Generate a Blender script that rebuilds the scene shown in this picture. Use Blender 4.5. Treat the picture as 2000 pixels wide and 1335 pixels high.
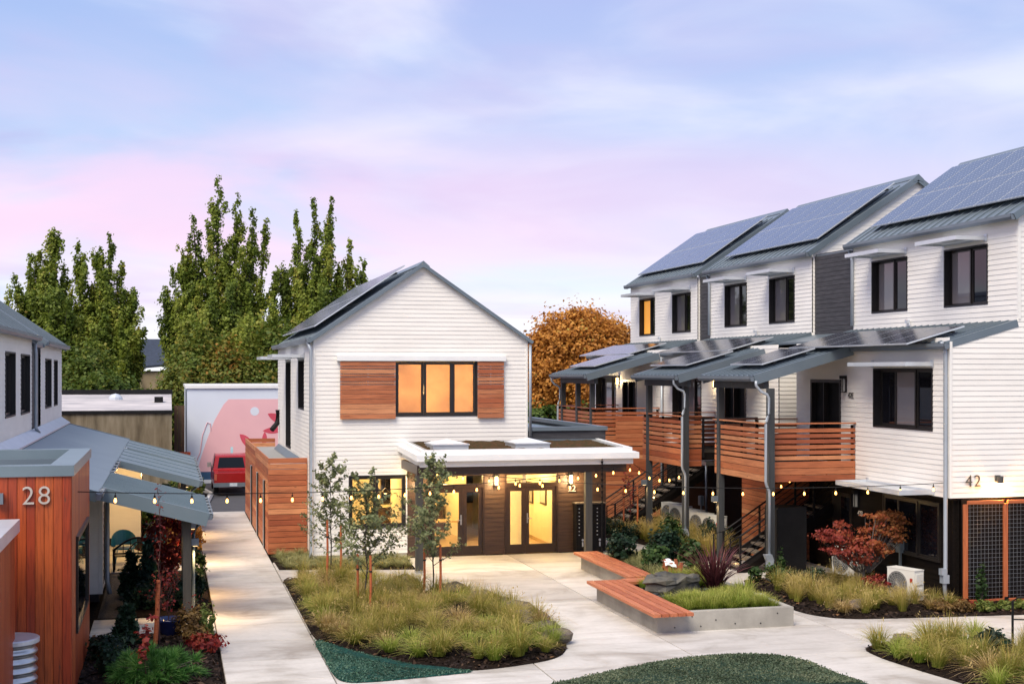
import bpy, math, random
import numpy as np
from mathutils import Vector, Matrix, Euler
rnd = random.Random(7)
PI = math.pi
R = math.radians
for o in list(bpy.data.objects): bpy.data.objects.remove(o)
scn = bpy.context.scene
COL = scn.collection

# ------------------------------------------------------------------ camera
cam_d = bpy.data.cameras.new('camera'); cam = bpy.data.objects.new('camera', cam_d); COL.objects.link(cam)
cam.location = (0, 0, 5.6)
cam.rotation_euler = (R(90), 0, -math.atan(669/2600))
cam_d.sensor_width = 36; cam_d.lens = 36*2600/2000
cam_d.shift_y = 56.5/2000
cam_d.clip_start = .5; cam_d.clip_end = 3000
scn.camera = cam

# ------------------------------------------------------------------ sky
SUN_EL, SUN_AZ = 54, 222            # azimuth measured clockwise from +Y
w = bpy.data.worlds.new('World'); scn.world = w; w.use_nodes = True
nt = w.node_tree; nt.nodes.clear()
def N(t, **k):
    n = nt.nodes.new(t)
    for a, b in k.items(): setattr(n, a, b)
    return n
def Lk(a, b): nt.links.new(a, b)
def ramp(node, stops, interp='EASE'):
    cr = node.color_ramp; cr.interpolation = interp
    while len(cr.elements) < len(stops): cr.elements.new(.5)
    for e, (p, c) in zip(cr.elements, stops):
        e.position = p; e.color = (*c, 1) if len(c) == 3 else c
out = N('ShaderNodeOutputWorld'); bg = N('ShaderNodeBackground'); Lk(bg.outputs[0], out.inputs[0])
tc = N('ShaderNodeTexCoord')
sep = N('ShaderNodeSeparateXYZ'); Lk(tc.outputs['Generated'], sep.inputs[0])
# clear dusk sky: a Nishita sky lifted by a soft vertical gradient
sky = N('ShaderNodeTexSky', sky_type='NISHITA', sun_disc=False)
sky.sun_elevation = R(SUN_EL); sky.sun_rotation = R(SUN_AZ)
grad = N('ShaderNodeValToRGB'); Lk(sep.outputs['Z'], grad.inputs[0])
ramp(grad, [(0, (.74, .86, .97)), (.06, (.70, .83, .97)), (.14, (.55, .68, .94)), (.27, (.36, .50, .86)), (1, (.24, .40, .78))], 'LINEAR')
skm = N('ShaderNodeMix', data_type='RGBA', blend_type='MIX'); skm.inputs[0].default_value = .90
sks = N('ShaderNodeVectorMath', operation='SCALE'); sks.inputs['Scale'].default_value = .10
Lk(sky.outputs[0], sks.inputs[0]); Lk(sks.outputs[0], skm.inputs[6]); Lk(grad.outputs[0], skm.inputs[7])
# cloud layers, projected on a high flat deck so that they stretch towards the horizon
mz = N('ShaderNodeMath', operation='MAXIMUM'); mz.inputs[1].default_value = 0; Lk(sep.outputs['Z'], mz.inputs[0])
mz2 = N('ShaderNodeMath', operation='ADD'); mz2.inputs[1].default_value = .16; Lk(mz.outputs[0], mz2.inputs[0])
dv = N('ShaderNodeVectorMath', operation='DIVIDE'); Lk(tc.outputs['Generated'], dv.inputs[0]); Lk(mz2.outputs[0], dv.inputs[1])
def cloud(scale, seed, lo, hi, detail=4, dist=.4, rough=.5):
    mp = N('ShaderNodeMapping'); mp.inputs['Location'].default_value = (seed, seed*1.7, 0); mp.inputs['Rotation'].default_value = (0, 0, R(-20))
    mp.inputs['Scale'].default_value = (1, 1.15, .4)
    Lk(dv.outputs[0], mp.inputs[0])
    n = N('ShaderNodeTexNoise'); n.inputs['Scale'].default_value = scale; n.inputs['Detail'].default_value = detail
    n.inputs['Distortion'].default_value = dist; n.inputs['Roughness'].default_value = rough; Lk(mp.outputs[0], n.inputs[0])
    m = N('ShaderNodeMapRange', interpolation_type='SMOOTHSTEP'); m.inputs[1].default_value = lo; m.inputs[2].default_value = hi
    Lk(n.outputs['Fac'], m.inputs[0]); return m.outputs[0]
def mixc(a, col, fac):
    m = N('ShaderNodeMix', data_type='RGBA'); Lk(fac, m.inputs[0]); Lk(a, m.inputs[6])
    if isinstance(col, tuple): m.inputs[7].default_value = (*col, 1)
    else: Lk(col, m.inputs[7])
    return m.outputs[2]
def mul(a, b):
    m = N('ShaderNodeMath', operation='MULTIPLY'); Lk(a, m.inputs[0])
    if isinstance(b, (int, float)): m.inputs[1].default_value = b
    else: Lk(b, m.inputs[1])
    return m.outputs[0]
def band(src, pts):
    r = N('ShaderNodeValToRGB'); Lk(src, r.inputs[0]); ramp(r, [(p, (v, v, v)) for p, v in pts], 'EASE'); return r.outputs[0]
pinkband = band(sep.outputs['Z'], [(0, .2), (.05, .6), (.09, 1), (.13, .9), (.19, .30), (.5, .2), (1, .3)])
west = N('ShaderNodeMapRange'); west.inputs[1].default_value = .62; west.inputs[2].default_value = -.25; west.inputs[3].default_value = .28; west.inputs[4].default_value = 1.0
Lk(sep.outputs['X'], west.inputs[0])
c = skm.outputs[2]
c = mixc(c, (.80, .84, .97), mul(cloud(1.0, 3.1, .40, .70, 6, .7), .8))
c = mixc(c, (.46, .49, .80), mul(cloud(1.3, 8.3, .44, .68, 6, .7), mul(west.outputs[0], .85)))
c = mixc(c, (1.0, .67, .87), mul(mul(cloud(.8, 5.45, .31, .60, 5, .6), pinkband), mul(west.outputs[0], .92)))
low = band(sep.outputs['Z'], [(0, 1), (.03, .8), (.07, .25), (.11, 0), (1, 0)])
c = mixc(c, (.97, .97, 1.0), mul(mul(cloud(1.6, 1.2, .30, .55, 5, .6), low), .95))
Lk(c, bg.inputs[0]); bg.inputs[1].default_value = .60

# ------------------------------------------------------------------ sun (soft dusk glow from behind the camera)
sd = bpy.data.lights.new('sun', 'SUN'); sun = bpy.data.objects.new('sun', sd); COL.objects.link(sun)
sd.energy = 2.65; sd.angle = R(36); sd.color = (1.0, .89, .74)
d = Vector((math.sin(R(SUN_AZ))*math.cos(R(SUN_EL)), math.cos(R(SUN_AZ))*math.cos(R(SUN_EL)), math.sin(R(SUN_EL))))
sun.rotation_euler = d.to_track_quat('Z', 'Y').to_euler(); sun.location = (0, -20, 40)
vs = scn.view_settings
vs.view_transform = 'Standard'; vs.look = 'None'; vs.exposure = .90; vs.gamma = 1; vs.use_curve_mapping = False
scn.render.engine = 'CYCLES'

# ------------------------------------------------------------------ materials
class NT:
    def __init__(s, m): s.t = m.node_tree
    def n(s, t, **k):
        x = s.t.nodes.new(t)
        for a, b in k.items(): setattr(x, a, b)
        return x
    def l(s, a, b): s.t.links.new(a, b)
def newmat(name):
    m = bpy.data.materials.new(name); m.use_nodes = True
    b = m.node_tree.nodes['Principled BSDF']; return m, NT(m), b
def vec(T, scale=(1, 1, 1), world=False):
    tcn = T.n('ShaderNodeTexCoord'); mp = T.n('ShaderNodeMapping'); mp.inputs['Scale'].default_value = scale
    if world:
        g = T.n('ShaderNodeNewGeometry'); T.l(g.outputs['Position'], mp.inputs[0])
    else: T.l(tcn.outputs['Object'], mp.inputs[0])
    return mp.outputs[0]
def noise(T, v, scale, detail=4, rough=.55, w=True, dist=0):
    n = T.n('ShaderNodeTexNoise', noise_dimensions='4D'); n.inputs['Scale'].default_value = scale
    n.inputs['Detail'].default_value = detail; n.inputs['Roughness'].default_value = rough; n.inputs['Distortion'].default_value = dist
    T.l(v, n.inputs['Vector'])
    if w:
        oi = T.n('ShaderNodeObjectInfo'); ml = T.n('ShaderNodeMath', operation='MULTIPLY'); ml.inputs[1].default_value = 37
        T.l(oi.outputs['Random'], ml.inputs[0]); T.l(ml.outputs[0], n.inputs['W'])
    return n.outputs['Fac']
def cramp(T, fac, stops, interp='LINEAR'):
    r = T.n('ShaderNodeValToRGB'); ramp(r, stops, interp); T.l(fac, r.inputs[0]); return r.outputs[0]
def mixrgb(T, a, b, fac, blend='MIX'):
    m = T.n('ShaderNodeMix', data_type='RGBA', blend_type=blend)
    for s, i in ((fac, 0), (a, 6), (b, 7)):
        if isinstance(s, (int, float)): m.inputs[i].default_value = s
        elif isinstance(s, tuple): m.inputs[i].default_value = (*s, 1)
        else: T.l(s, m.inputs[i])
    return m.outputs[2]
def bump(T, b, fac, strength=.3, dist=.01):
    n = T.n('ShaderNodeBump'); n.inputs['Strength'].default_value = strength; n.inputs['Distance'].default_value = dist
    T.l(fac, n.inputs['Height']); T.l(n.outputs[0], b.inputs['Normal'])
def pm(name, c1, c2=None, scale=6, rough=.5, metal=0, bmp=0, bscale=40, stretch=(1, 1, 1), spec=.5, world=False, lo=.35, hi=.65, bdist=.01):
    m, T, b = newmat(name)
    b.inputs['Roughness'].default_value = rough; b.inputs['Metallic'].default_value = metal; b.inputs['Specular IOR Level'].default_value = spec
    c2 = c2 or tuple(x*.86 for x in c1)
    v = vec(T, stretch, world)
    T.l(cramp(T, noise(T, v, scale, w=not world), [(lo, c1), (hi, c2)]), b.inputs['Base Color'])
    if bmp: bump(T, b, noise(T, v, bscale, 5, .6, w=not world), bmp, bdist)
    return m
def cedar(name, tones, rough=.55, dark=.55):
    m, T, b = newmat(name); b.inputs['Roughness'].default_value = rough
    oi = T.n('ShaderNodeObjectInfo')
    base = cramp(T, oi.outputs['Random'], [(i/(len(tones)-1), c) for i, c in enumerate(tones)])
    v = vec(T, (1.2, 22, 22)); g = noise(T, v, 1.6, 5, .6, dist=.6)
    c = mixrgb(T, base, cramp(T, g, [(.30, (dark, dark*.92, dark*.85)), (.52, (1, 1, 1)), (.72, (1.18, 1.16, 1.1))]), 1.0, 'MULTIPLY')
    vk = vec(T, (2.3, 6.5, 6.5)); vo = T.n('ShaderNodeTexVoronoi', voronoi_dimensions='4D'); vo.inputs['Scale'].default_value = 1.25
    T.l(vk, vo.inputs['Vector']); ml = T.n('ShaderNodeMath', operation='MULTIPLY'); ml.inputs[1].default_value = 91
    T.l(oi.outputs['Random'], ml.inputs[0]); T.l(ml.outputs[0], vo.inputs['W'])
    c = mixrgb(T, c, (.10, .035, .015), cramp(T, vo.outputs['Distance'], [(.05, (.85, .85, .85)), (.16, (0, 0, 0))]))
    vl = noise(T, vec(T, (.8, .8, .8)), 1.3, 3)
    c = mixrgb(T, c, (.7, .62, .55), cramp(T, vl, [(.45, (0, 0, 0)), (.75, (.55, .55, .55))]), 'MULTIPLY')
    T.l(c, b.inputs['Base Color']); bump(T, b, g, .25, .004)
    return m
def emis(name, col, st, sampling=None):
    m, T, b = newmat(name); b.inputs['Base Color'].default_value = (*col, 1)
    b.inputs['Emission Color'].default_value = (*col, 1); b.inputs['Emission Strength'].default_value = st
    if sampling: m.cycles.emission_sampling = sampling
    return m
def leafmat(name, stops, trans=.35, rough=.55):
    m, T, b = newmat(name); b.inputs['Roughness'].default_value = rough; b.inputs['Specular IOR Level'].default_value = .3
    at = T.n('ShaderNodeAttribute'); at.attribute_name = 'tint'
    c = cramp(T, at.outputs['Fac'], stops)
    T.l(c, b.inputs['Base Color'])
    tr = T.n('ShaderNodeBsdfTranslucent'); T.l(c, tr.inputs[0]); mx = T.n('ShaderNodeMixShader'); mx.inputs[0].default_value = trans
    T.l(b.outputs[0], mx.inputs[1]); T.l(tr.outputs[0], mx.inputs[2]); T.l(mx.outputs[0], T.t.nodes['Material Output'].inputs[0])
    return m
def glassmat(name, tint=(1, 1, 1), ior=1.5):
    m, T, b = newmat(name); T.t.nodes.remove(b)
    tr = T.n('ShaderNodeBsdfTransparent'); tr.inputs[0].default_value = (*tint, 1)
    gl = T.n('ShaderNodeBsdfGlossy'); gl.inputs['Roughness'].default_value = .01
    fr = T.n('ShaderNodeFresnel'); fr.inputs[0].default_value = ior
    mx = T.n('ShaderNodeMixShader'); T.l(fr.outputs[0], mx.inputs[0]); T.l(tr.outputs[0], mx.inputs[1]); T.l(gl.outputs[0], mx.inputs[2])
    T.l(mx.outputs[0], T.t.nodes['Material Output'].inputs[0]); return m
M = {}
M['siding'] = pm('white_painted_siding', (.83, .81, .76), (.72, .70, .655), 1.3, .5, bmp=.08, bscale=30, stretch=(.7, .7, 2.4), lo=.30, hi=.78)
M['trim'] = pm('white_trim', (.80, .79, .75), (.76, .75, .71), 3, .45)
M['fascia'] = pm('white_metal', (.80, .81, .80), (.74, .75, .75), 2, .35)
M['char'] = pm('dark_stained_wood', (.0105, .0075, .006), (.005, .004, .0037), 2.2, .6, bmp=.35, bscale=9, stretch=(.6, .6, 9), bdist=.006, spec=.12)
M['brownwood'] = pm('brown_stained_wood', (.085, .045, .024), (.045, .024, .014), 2.2, .5, bmp=.3, bscale=8, stretch=(.6, 1, 9), bdist=.006)
M['charpanel'] = pm('charred_wood', (.060, .058, .064), (.030, .030, .034), 2.5, .65, bmp=.4, bscale=8, stretch=(1, .7, 9), bdist=.008)
M['roof'] = pm('blue_grey_metal', (.165, .205, .235), (.14, .18, .21), 1.2, .38, .35)
M['gutter'] = pm('grey_metal', (.17, .20, .23), (.145, .175, .205), 2, .40, .3)
M['spout'] = pm('pale_grey_spout', (.36, .40, .44), (.31, .35, .39), 2, .38, .25)
M['rooflight'] = pm('pale_grey_metal', (.18, .235, .265), (.155, .21, .24), 1.2, .4, .3)
M['frame'] = pm('dark_bronze', (.020, .017, .015), (.014, .012, .011), 3, .35)
M['doorframe'] = pm('dark_brown_frame', (.040, .020, .012), (.028, .014, .009), 3, .4)
M['black'] = pm('black_metal', (.010, .010, .011), (.006, .006, .007), 3, .6, spec=.2)
M['galv'] = pm('galvanised_steel', (.55, .57, .58), (.42, .44, .46), 5, .3, .8)
M['alu'] = pm('pale_aluminium', (.62, .66, .70), (.54, .58, .62), 2, .32, .35)
M['postwood'] = pm('dark_post', (.060, .056, .046), (.040, .037, .030), 2, .6, bmp=.3, bscale=7, stretch=(8, 8, .6))
M['slatepost'] = pm('slate_painted_post', (.050, .055, .058), (.036, .040, .042), 2, .55, bmp=.2, bscale=7, stretch=(8, 8, .6))
M['conc_wall'] = pm('cast_concrete', (.40, .38, .33), (.27, .255, .22), 1.6, .8, bmp=.35, bscale=26, bdist=.006)
M['soil'] = pm('dark_mulch', (.020, .013, .009), (.006, .004, .003), 9, .95, bmp=1, bscale=16, bdist=.05, spec=.1)
M['gravel'] = pm('brown_gravel', (.09, .07, .05), (.03, .025, .02), 22, .9, bmp=1, bscale=30, bdist=.03)
M['seed'] = pm('hydroseed', (.014, .075, .058), (.006, .026, .024), 18, .9, bmp=1, bscale=26, bdist=.04, spec=.15, lo=.3, hi=.68)
M['seed2'] = pm('hydroseed_thin', (.030, .065, .040), (.012, .024, .018), 16, .9, bmp=1, bscale=24, bdist=.04, spec=.15, lo=.3, hi=.68)
M['asphalt'] = pm('asphalt', (.055, .055, .058), (.042, .042, .046), 2, .85, bmp=.4, bscale=60, world=True)
M['ground'] = pm('rough_ground', (.06, .055, .04), (.04, .045, .025), .3, .95, world=True)
M['sedum'] = pm('sedum_roof', (.10, .045, .025), (.035, .040, .015), 14, .95, bmp=1, bscale=22, bdist=.04, spec=.1)
M['stone'] = pm('basalt', (.115, .105, .075), (.030, .031, .028), 2.6, .55, bmp=.6, bscale=9, bdist=.03)
M['boulder'] = pm('brown_boulder', (.16, .13, .10), (.075, .060, .048), 4, .8, bmp=.6, bscale=12, bdist=.03)
M['slate'] = pm('slate_chips', (.055, .065, .075), (.02, .025, .03), 8, .4)
M['bark'] = pm('bark', (.05, .042, .034), (.025, .021, .018), 8, .9, bmp=.5, bscale=20, stretch=(4, 4, .7))
M['palebark'] = pm('pale_bark', (.16, .14, .12), (.08, .07, .06), 8, .85)
M['redstem'] = pm('red_stem', (.10, .035, .028), (.05, .02, .018), 8, .8)
TONES = [(.38, .110, .042), (.50, .185, .078), (.29, .070, .026), (.57, .25, .115), (.42, .135, .052), (.33, .085, .030), (.48, .165, .068)]
M['cedar'] = cedar('cedar', TONES)
M['cedarv'] = cedar('cedar_oiled', [(.33, .042, .008), (.42, .072, .012), (.26, .030, .007), (.46, .095, .018), (.29, .036, .008), (.37, .056, .010)], .5, .5)
M['bench'] = cedar('cedar_bench', [(.40, .120, .050), (.48, .165, .075), (.33, .085, .034), (.44, .14, .055)], .6, .6)
M['oldwood'] = cedar('weathered_wood', [(.10, .055, .03), (.07, .042, .025)], .8)
M['stake'] = cedar('stake_wood', [(.46, .13, .04), (.40, .10, .035)], .7)
M['green'] = leafmat('tree_leaves', [(0, (.075, .120, .016)), (.45, (.19, .25, .032)), (.8, (.31, .34, .055)), (1, (.38, .29, .06))], .42)
M['green2'] = leafmat('hedge_leaves', [(0, (.055, .100, .016)), (.45, (.125, .175, .028)), (.75, (.22, .190, .032)), (1, (.38, .17, .03))], .4)
M['orange'] = leafmat('autumn_leaves', [(0, (.34, .135, .020)), (.5, (.58, .26, .045)), (.85, (.68, .36, .075)), (1, (.42, .33, .07))], .4)
M['shrub'] = leafmat('shrub_leaves', [(0, (.020, .045, .012)), (.6, (.045, .095, .022)), (1, (.10, .15, .04))])
M['darkshrub'] = leafmat('dark_shrub_leaves', [(0, (.008, .022, .012)), (.6, (.016, .046, .022)), (1, (.05, .09, .04))])
M['bluespruce'] = leafmat('blue_needles', [(0, (.012, .035, .028)), (.6, (.022, .065, .045)), (1, (.05, .10, .07))])
M['pine'] = leafmat('pine_needles', [(0, (.020, .075, .012)), (.6, (.055, .17, .030)), (1, (.13, .26, .06))])
M['birch'] = leafmat('sapling_leaves', [(0, (.090, .115, .050)), (.55, (.20, .235, .105)), (.9, (.34, .34, .16)), (1, (.42, .30, .09))], .35)
M['redleaf'] = leafmat('red_leaves', [(0, (.10, .008, .010)), (.5, (.22, .020, .016)), (1, (.32, .07, .03))])
M['maple'] = leafmat('maple_leaves', [(0, (.22, .034, .028)), (.35, (.30, .060, .032)), (.7, (.34, .105, .036)), (1, (.36, .16, .05))])
M['bronze'] = leafmat('bronze_leaves', [(0, (.10, .055, .018)), (.6, (.20, .12, .035)), (1, (.30, .20, .06))])
M['lime'] = leafmat('lime_leaves', [(0, (.07, .11, .018)), (.6, (.16, .20, .04)), (1, (.28, .28, .08))])
M['grass'] = leafmat('ornamental_grass', [(0, (.11, .15, .018)), (.4, (.26, .25, .042)), (.75, (.46, .35, .10)), (1, (.58, .44, .19))], .35)
M['grassg'] = leafmat('green_grass', [(0, (.11, .19, .018)), (.5, (.24, .30, .038)), (1, (.44, .42, .11))], .35)
M['palegrass'] = leafmat('pale_grass', [(0, (.12, .13, .04)), (.5, (.26, .26, .10)), (1, (.42, .40, .19))], .25)
M['flax'] = leafmat('flax_leaves', [(0, (.030, .011, .013)), (.6, (.090, .026, .030)), (1, (.19, .06, .06))], .15, .4)
M['bulb'] = emis('bulb_glow', (1.0, .42, .09), 5, 'NONE')
M['lampglow'] = emis('lamp_glow', (1.0, .66, .28), 3)
M['litpane'] = emis('lit_blind', (1.0, .42, .085), .17)
M['litorange'] = emis('lit_curtain', (1.0, .42, .06), .30)
M['glass'] = glassmat('clear_glass')
def blindmat():
    m, T, b = newmat('roller_blind'); b.inputs['Roughness'].default_value = .8
    v = vec(T, (1, 1, 1)); c = cramp(T, noise(T, v, 1.3, 4), [(.35, (.62, .50, .36)), (.65, (.78, .66, .50))]); T.l(c, b.inputs['Base Color'])
    tr = T.n('ShaderNodeBsdfTranslucent'); T.l(c, tr.inputs[0]); mx = T.n('ShaderNodeMixShader'); mx.inputs[0].default_value = .6
    T.l(b.outputs[0], mx.inputs[1]); T.l(tr.outputs[0], mx.inputs[2]); T.l(mx.outputs[0], T.t.nodes['Material Output'].inputs[0]); return m
M['blind'] = blindmat()
def darkglass(name, col, ior):
    m, T, b = newmat(name); b.inputs['Base Color'].default_value = (*col, 1); b.inputs['Roughness'].default_value = .03
    b.inputs['IOR'].default_value = ior; return m
M['darkglass'] = darkglass('dark_window_glass', (.006, .006, .009), 1.55)
M['greyglass'] = darkglass('sky_reflection_glass', (.20, .18, .18), 1.6)  # pale grey base colour stands in for sky reflected in the pane
M['reveal'] = pm('black_reveal', (.010, .009, .010), (.008, .007, .008), 3, .5)
M['plaster'] = pm('warm_plaster', (.72, .64, .46), (.68, .60, .42), 2, .7)
M['woodfloor'] = pm('wood_floor', (.42, .30, .16), (.34, .23, .12), 2, .3, stretch=(12, 1, 1))
M['skylight'] = pm('white_acrylic', (.72, .74, .76), (.66, .68, .70), 2, .25)
M['teal'] = pm('teal_plastic', (.012, .17, .20), (.010, .14, .17), 3, .35)
M['red'] = pm('red_car_paint', (.30, .010, .010), (.27, .008, .008), 2, .22)
M['tyre'] = pm('rubber', (.015, .015, .016), None, 4, .8)
M['carglass'] = darkglass('car_glass', (.008, .010, .012), 1.3)
M['tail'] = pm('tail_lamp_plastic', (.45, .10, .06), None, 4, .2)
M['plate'] = pm('licence_plate', (.65, .68, .70), (.35, .42, .50), 30, .4)
M['pot'] = pm('blue_glazed_pot', (.02, .03, .10), (.015, .02, .07), 3, .15)
M['acwhite'] = pm('condenser_white', (.68, .67, .61), (.63, .62, .56), 3, .4)
M['acgrey'] = pm('condenser_grille', (.30, .30, .28), None, 3, .5)
M['steelbox'] = pm('blue_grey_box', (.30, .38, .40), None, 3, .4, .4)
M['redsticker'] = pm('red_sticker', (.35, .02, .015), None, 4, .5)
M['murwhite'] = pm('mural_white', (.66, .72, .80), (.62, .68, .77), .6, .6)
M['murpink'] = pm('mural_pink', (.78, .46, .48), (.74, .43, .46), .8, .6)
M['murred'] = pm('mural_red', (.62, .075, .12), None, 2, .6)
M['murblue'] = pm('mural_blue', (.035, .10, .20), None, 2, .6)
M['murcyan'] = pm('mural_cyan', (.45, .72, .80), None, 2, .6)
M['murline'] = pm('mural_line', (.80, .50, .54), None, 2, .6)
M['oldroof'] = pm('dusty_white_membrane', (.50, .47, .46), (.30, .29, .30), .7, .8)
M['shingle'] = pm('blue_shingle', (.028, .042, .072), (.02, .03, .052), 6, .85, bmp=.5, bscale=14, bdist=.03)
M['tanwall'] = pm('tan_wall', (.42, .34, .22), None, 2, .7)
M['num_metal'] = pm('brushed_number', (.62, .56, .48), None, 4, .35, .4)
M['num_dark'] = pm('dark_number', (.10, .095, .085), None, 4, .4, .3)
M['white_cloth'] = pm('white_cloth', (.75, .75, .74), None, 5, .8, bmp=.4, bscale=6)
M['step'] = pm('pale_step', (.16, .13, .095), (.12, .095, .07), 3, .8)
M['doormat'] = pm('brown_doormat', (.16, .11, .065), (.12, .08, .05), 30, .95)
def stained_concrete():
    m, T, b = newmat('weathered_board_concrete'); b.inputs['Roughness'].default_value = .9
    v = vec(T, (1.8, 1.8, .22)); f = noise(T, v, 1.6, 6, .65)
    c = cramp(T, f, [(.30, (.085, .065, .040)), (.45, (.17, .14, .09)), (.6, (.25, .21, .145)), (.75, (.34, .30, .22))])
    f2 = noise(T, vec(T, (.5, .5, .5)), 1.2, 4)
    c = mixrgb(T, c, (.55, .47, .36), cramp(T, f2, [(.4, (0, 0, 0)), (.7, (.6, .6, .6))]), 'MULTIPLY')
    T.l(c, b.inputs['Base Color']); bump(T, b, f, .5, .02); return m
M['stained'] = stained_concrete()
def concrete_slab():
    m, T, b = newmat('broom_finished_concrete'); b.inputs['Roughness'].default_value = .72
    g = T.n('ShaderNodeNewGeometry')
    def wn(scale, s, det=5, ro=.6, dist=0):
        mp = T.n('ShaderNodeMapping'); mp.inputs['Scale'].default_value = s; T.l(g.outputs['Position'], mp.inputs[0])
        n = T.n('ShaderNodeTexNoise'); n.inputs['Scale'].default_value = scale; n.inputs['Detail'].default_value = det
        n.inputs['Roughness'].default_value = ro; n.inputs['Distortion'].default_value = dist; T.l(mp.outputs[0], n.inputs[0]); return n.outputs['Fac']
    oi = T.n('ShaderNodeObjectInfo')
    base = cramp(T, oi.outputs['Random'], [(0, (.45, .43, .40)), (.5, (.54, .52, .485)), (1, (.40, .38, .355))])
    c = mixrgb(T, base, cramp(T, wn(.55, (1, 1, 1), 6, .6, .8), [(.30, (.62, .58, .53)), (.48, (.95, .94, .92)), (.7, (1.12, 1.11, 1.10))]), 1.0, 'MULTIPLY')
    c = mixrgb(T, c, cramp(T, wn(1.3, (.35, 2.2, 1), 5, .6, .4), [(.30, (.80, .78, .76)), (.48, (1, 1, 1)), (.7, (1.05, 1.05, 1.05))]), 1.0, 'MULTIPLY')
    c = mixrgb(T, c, cramp(T, wn(9, (1, 1, 1), 3), [(.3, (.93, .93, .92)), (.6, (1, 1, 1))]), 1.0, 'MULTIPLY')
    T.l(c, b.inputs['Base Color']); bump(T, b, wn(60, (.2, 3, 1), 3), .15, .004)
    rr = T.n('ShaderNodeMapRange'); rr.inputs[3].default_value = .5; rr.inputs[4].default_value = .85; T.l(wn(.7, (1, 1, 1)), rr.inputs[0]); T.l(rr.outputs[0], b.inputs['Roughness'])
    return m
M['slab'] = concrete_slab()
def pvcell(name, base, ior):
    m, T, b = newmat(name); b.inputs['Roughness'].default_value = .16; b.inputs['IOR'].default_value = ior
    tcn = T.n('ShaderNodeTexCoord'); mp = T.n('ShaderNodeMapping'); mp.inputs['Scale'].default_value = (1/.156, 1/.156, 1); T.l(tcn.outputs['Object'], mp.inputs[0])
    sp = T.n('ShaderNodeSeparateXYZ'); T.l(mp.outputs[0], sp.inputs[0])
    def tri(o):
        f = T.n('ShaderNodeMath', operation='FRACT'); T.l(o, f.inputs[0]); s = T.n('ShaderNodeMath', operation='SUBTRACT'); T.l(f.outputs[0], s.inputs[0]); s.inputs[1].default_value = .5
        a = T.n('ShaderNodeMath', operation='ABSOLUTE'); T.l(s.outputs[0], a.inputs[0]); return a.outputs[0]
    tx, ty = tri(sp.outputs['X']), tri(sp.outputs['Y'])
    ad = T.n('ShaderNodeMath', operation='ADD'); T.l(tx, ad.inputs[0]); T.l(ty, ad.inputs[1])
    mxn = T.n('ShaderNodeMath', operation='MAXIMUM'); T.l(tx, mxn.inputs[0]); T.l(ty, mxn.inputs[1])
    c = mixrgb(T, base, (.30, .36, .46), cramp(T, mxn.outputs[0], [(.475, (0, 0, 0)), (.49, (.5, .5, .5))]))
    c = mixrgb(T, c, (.75, .80, .88), cramp(T, ad.outputs[0], [(.87, (0, 0, 0)), (.90, (.75, .75, .75))], 'CONSTANT'))
    T.l(c, b.inputs['Base Color']); return m
M['pv'] = pvcell('solar_cells', (.030, .050, .095), 1.75)
M['pvdark'] = pvcell('solar_cells_dark', (.012, .014, .022), 1.6)

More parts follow.
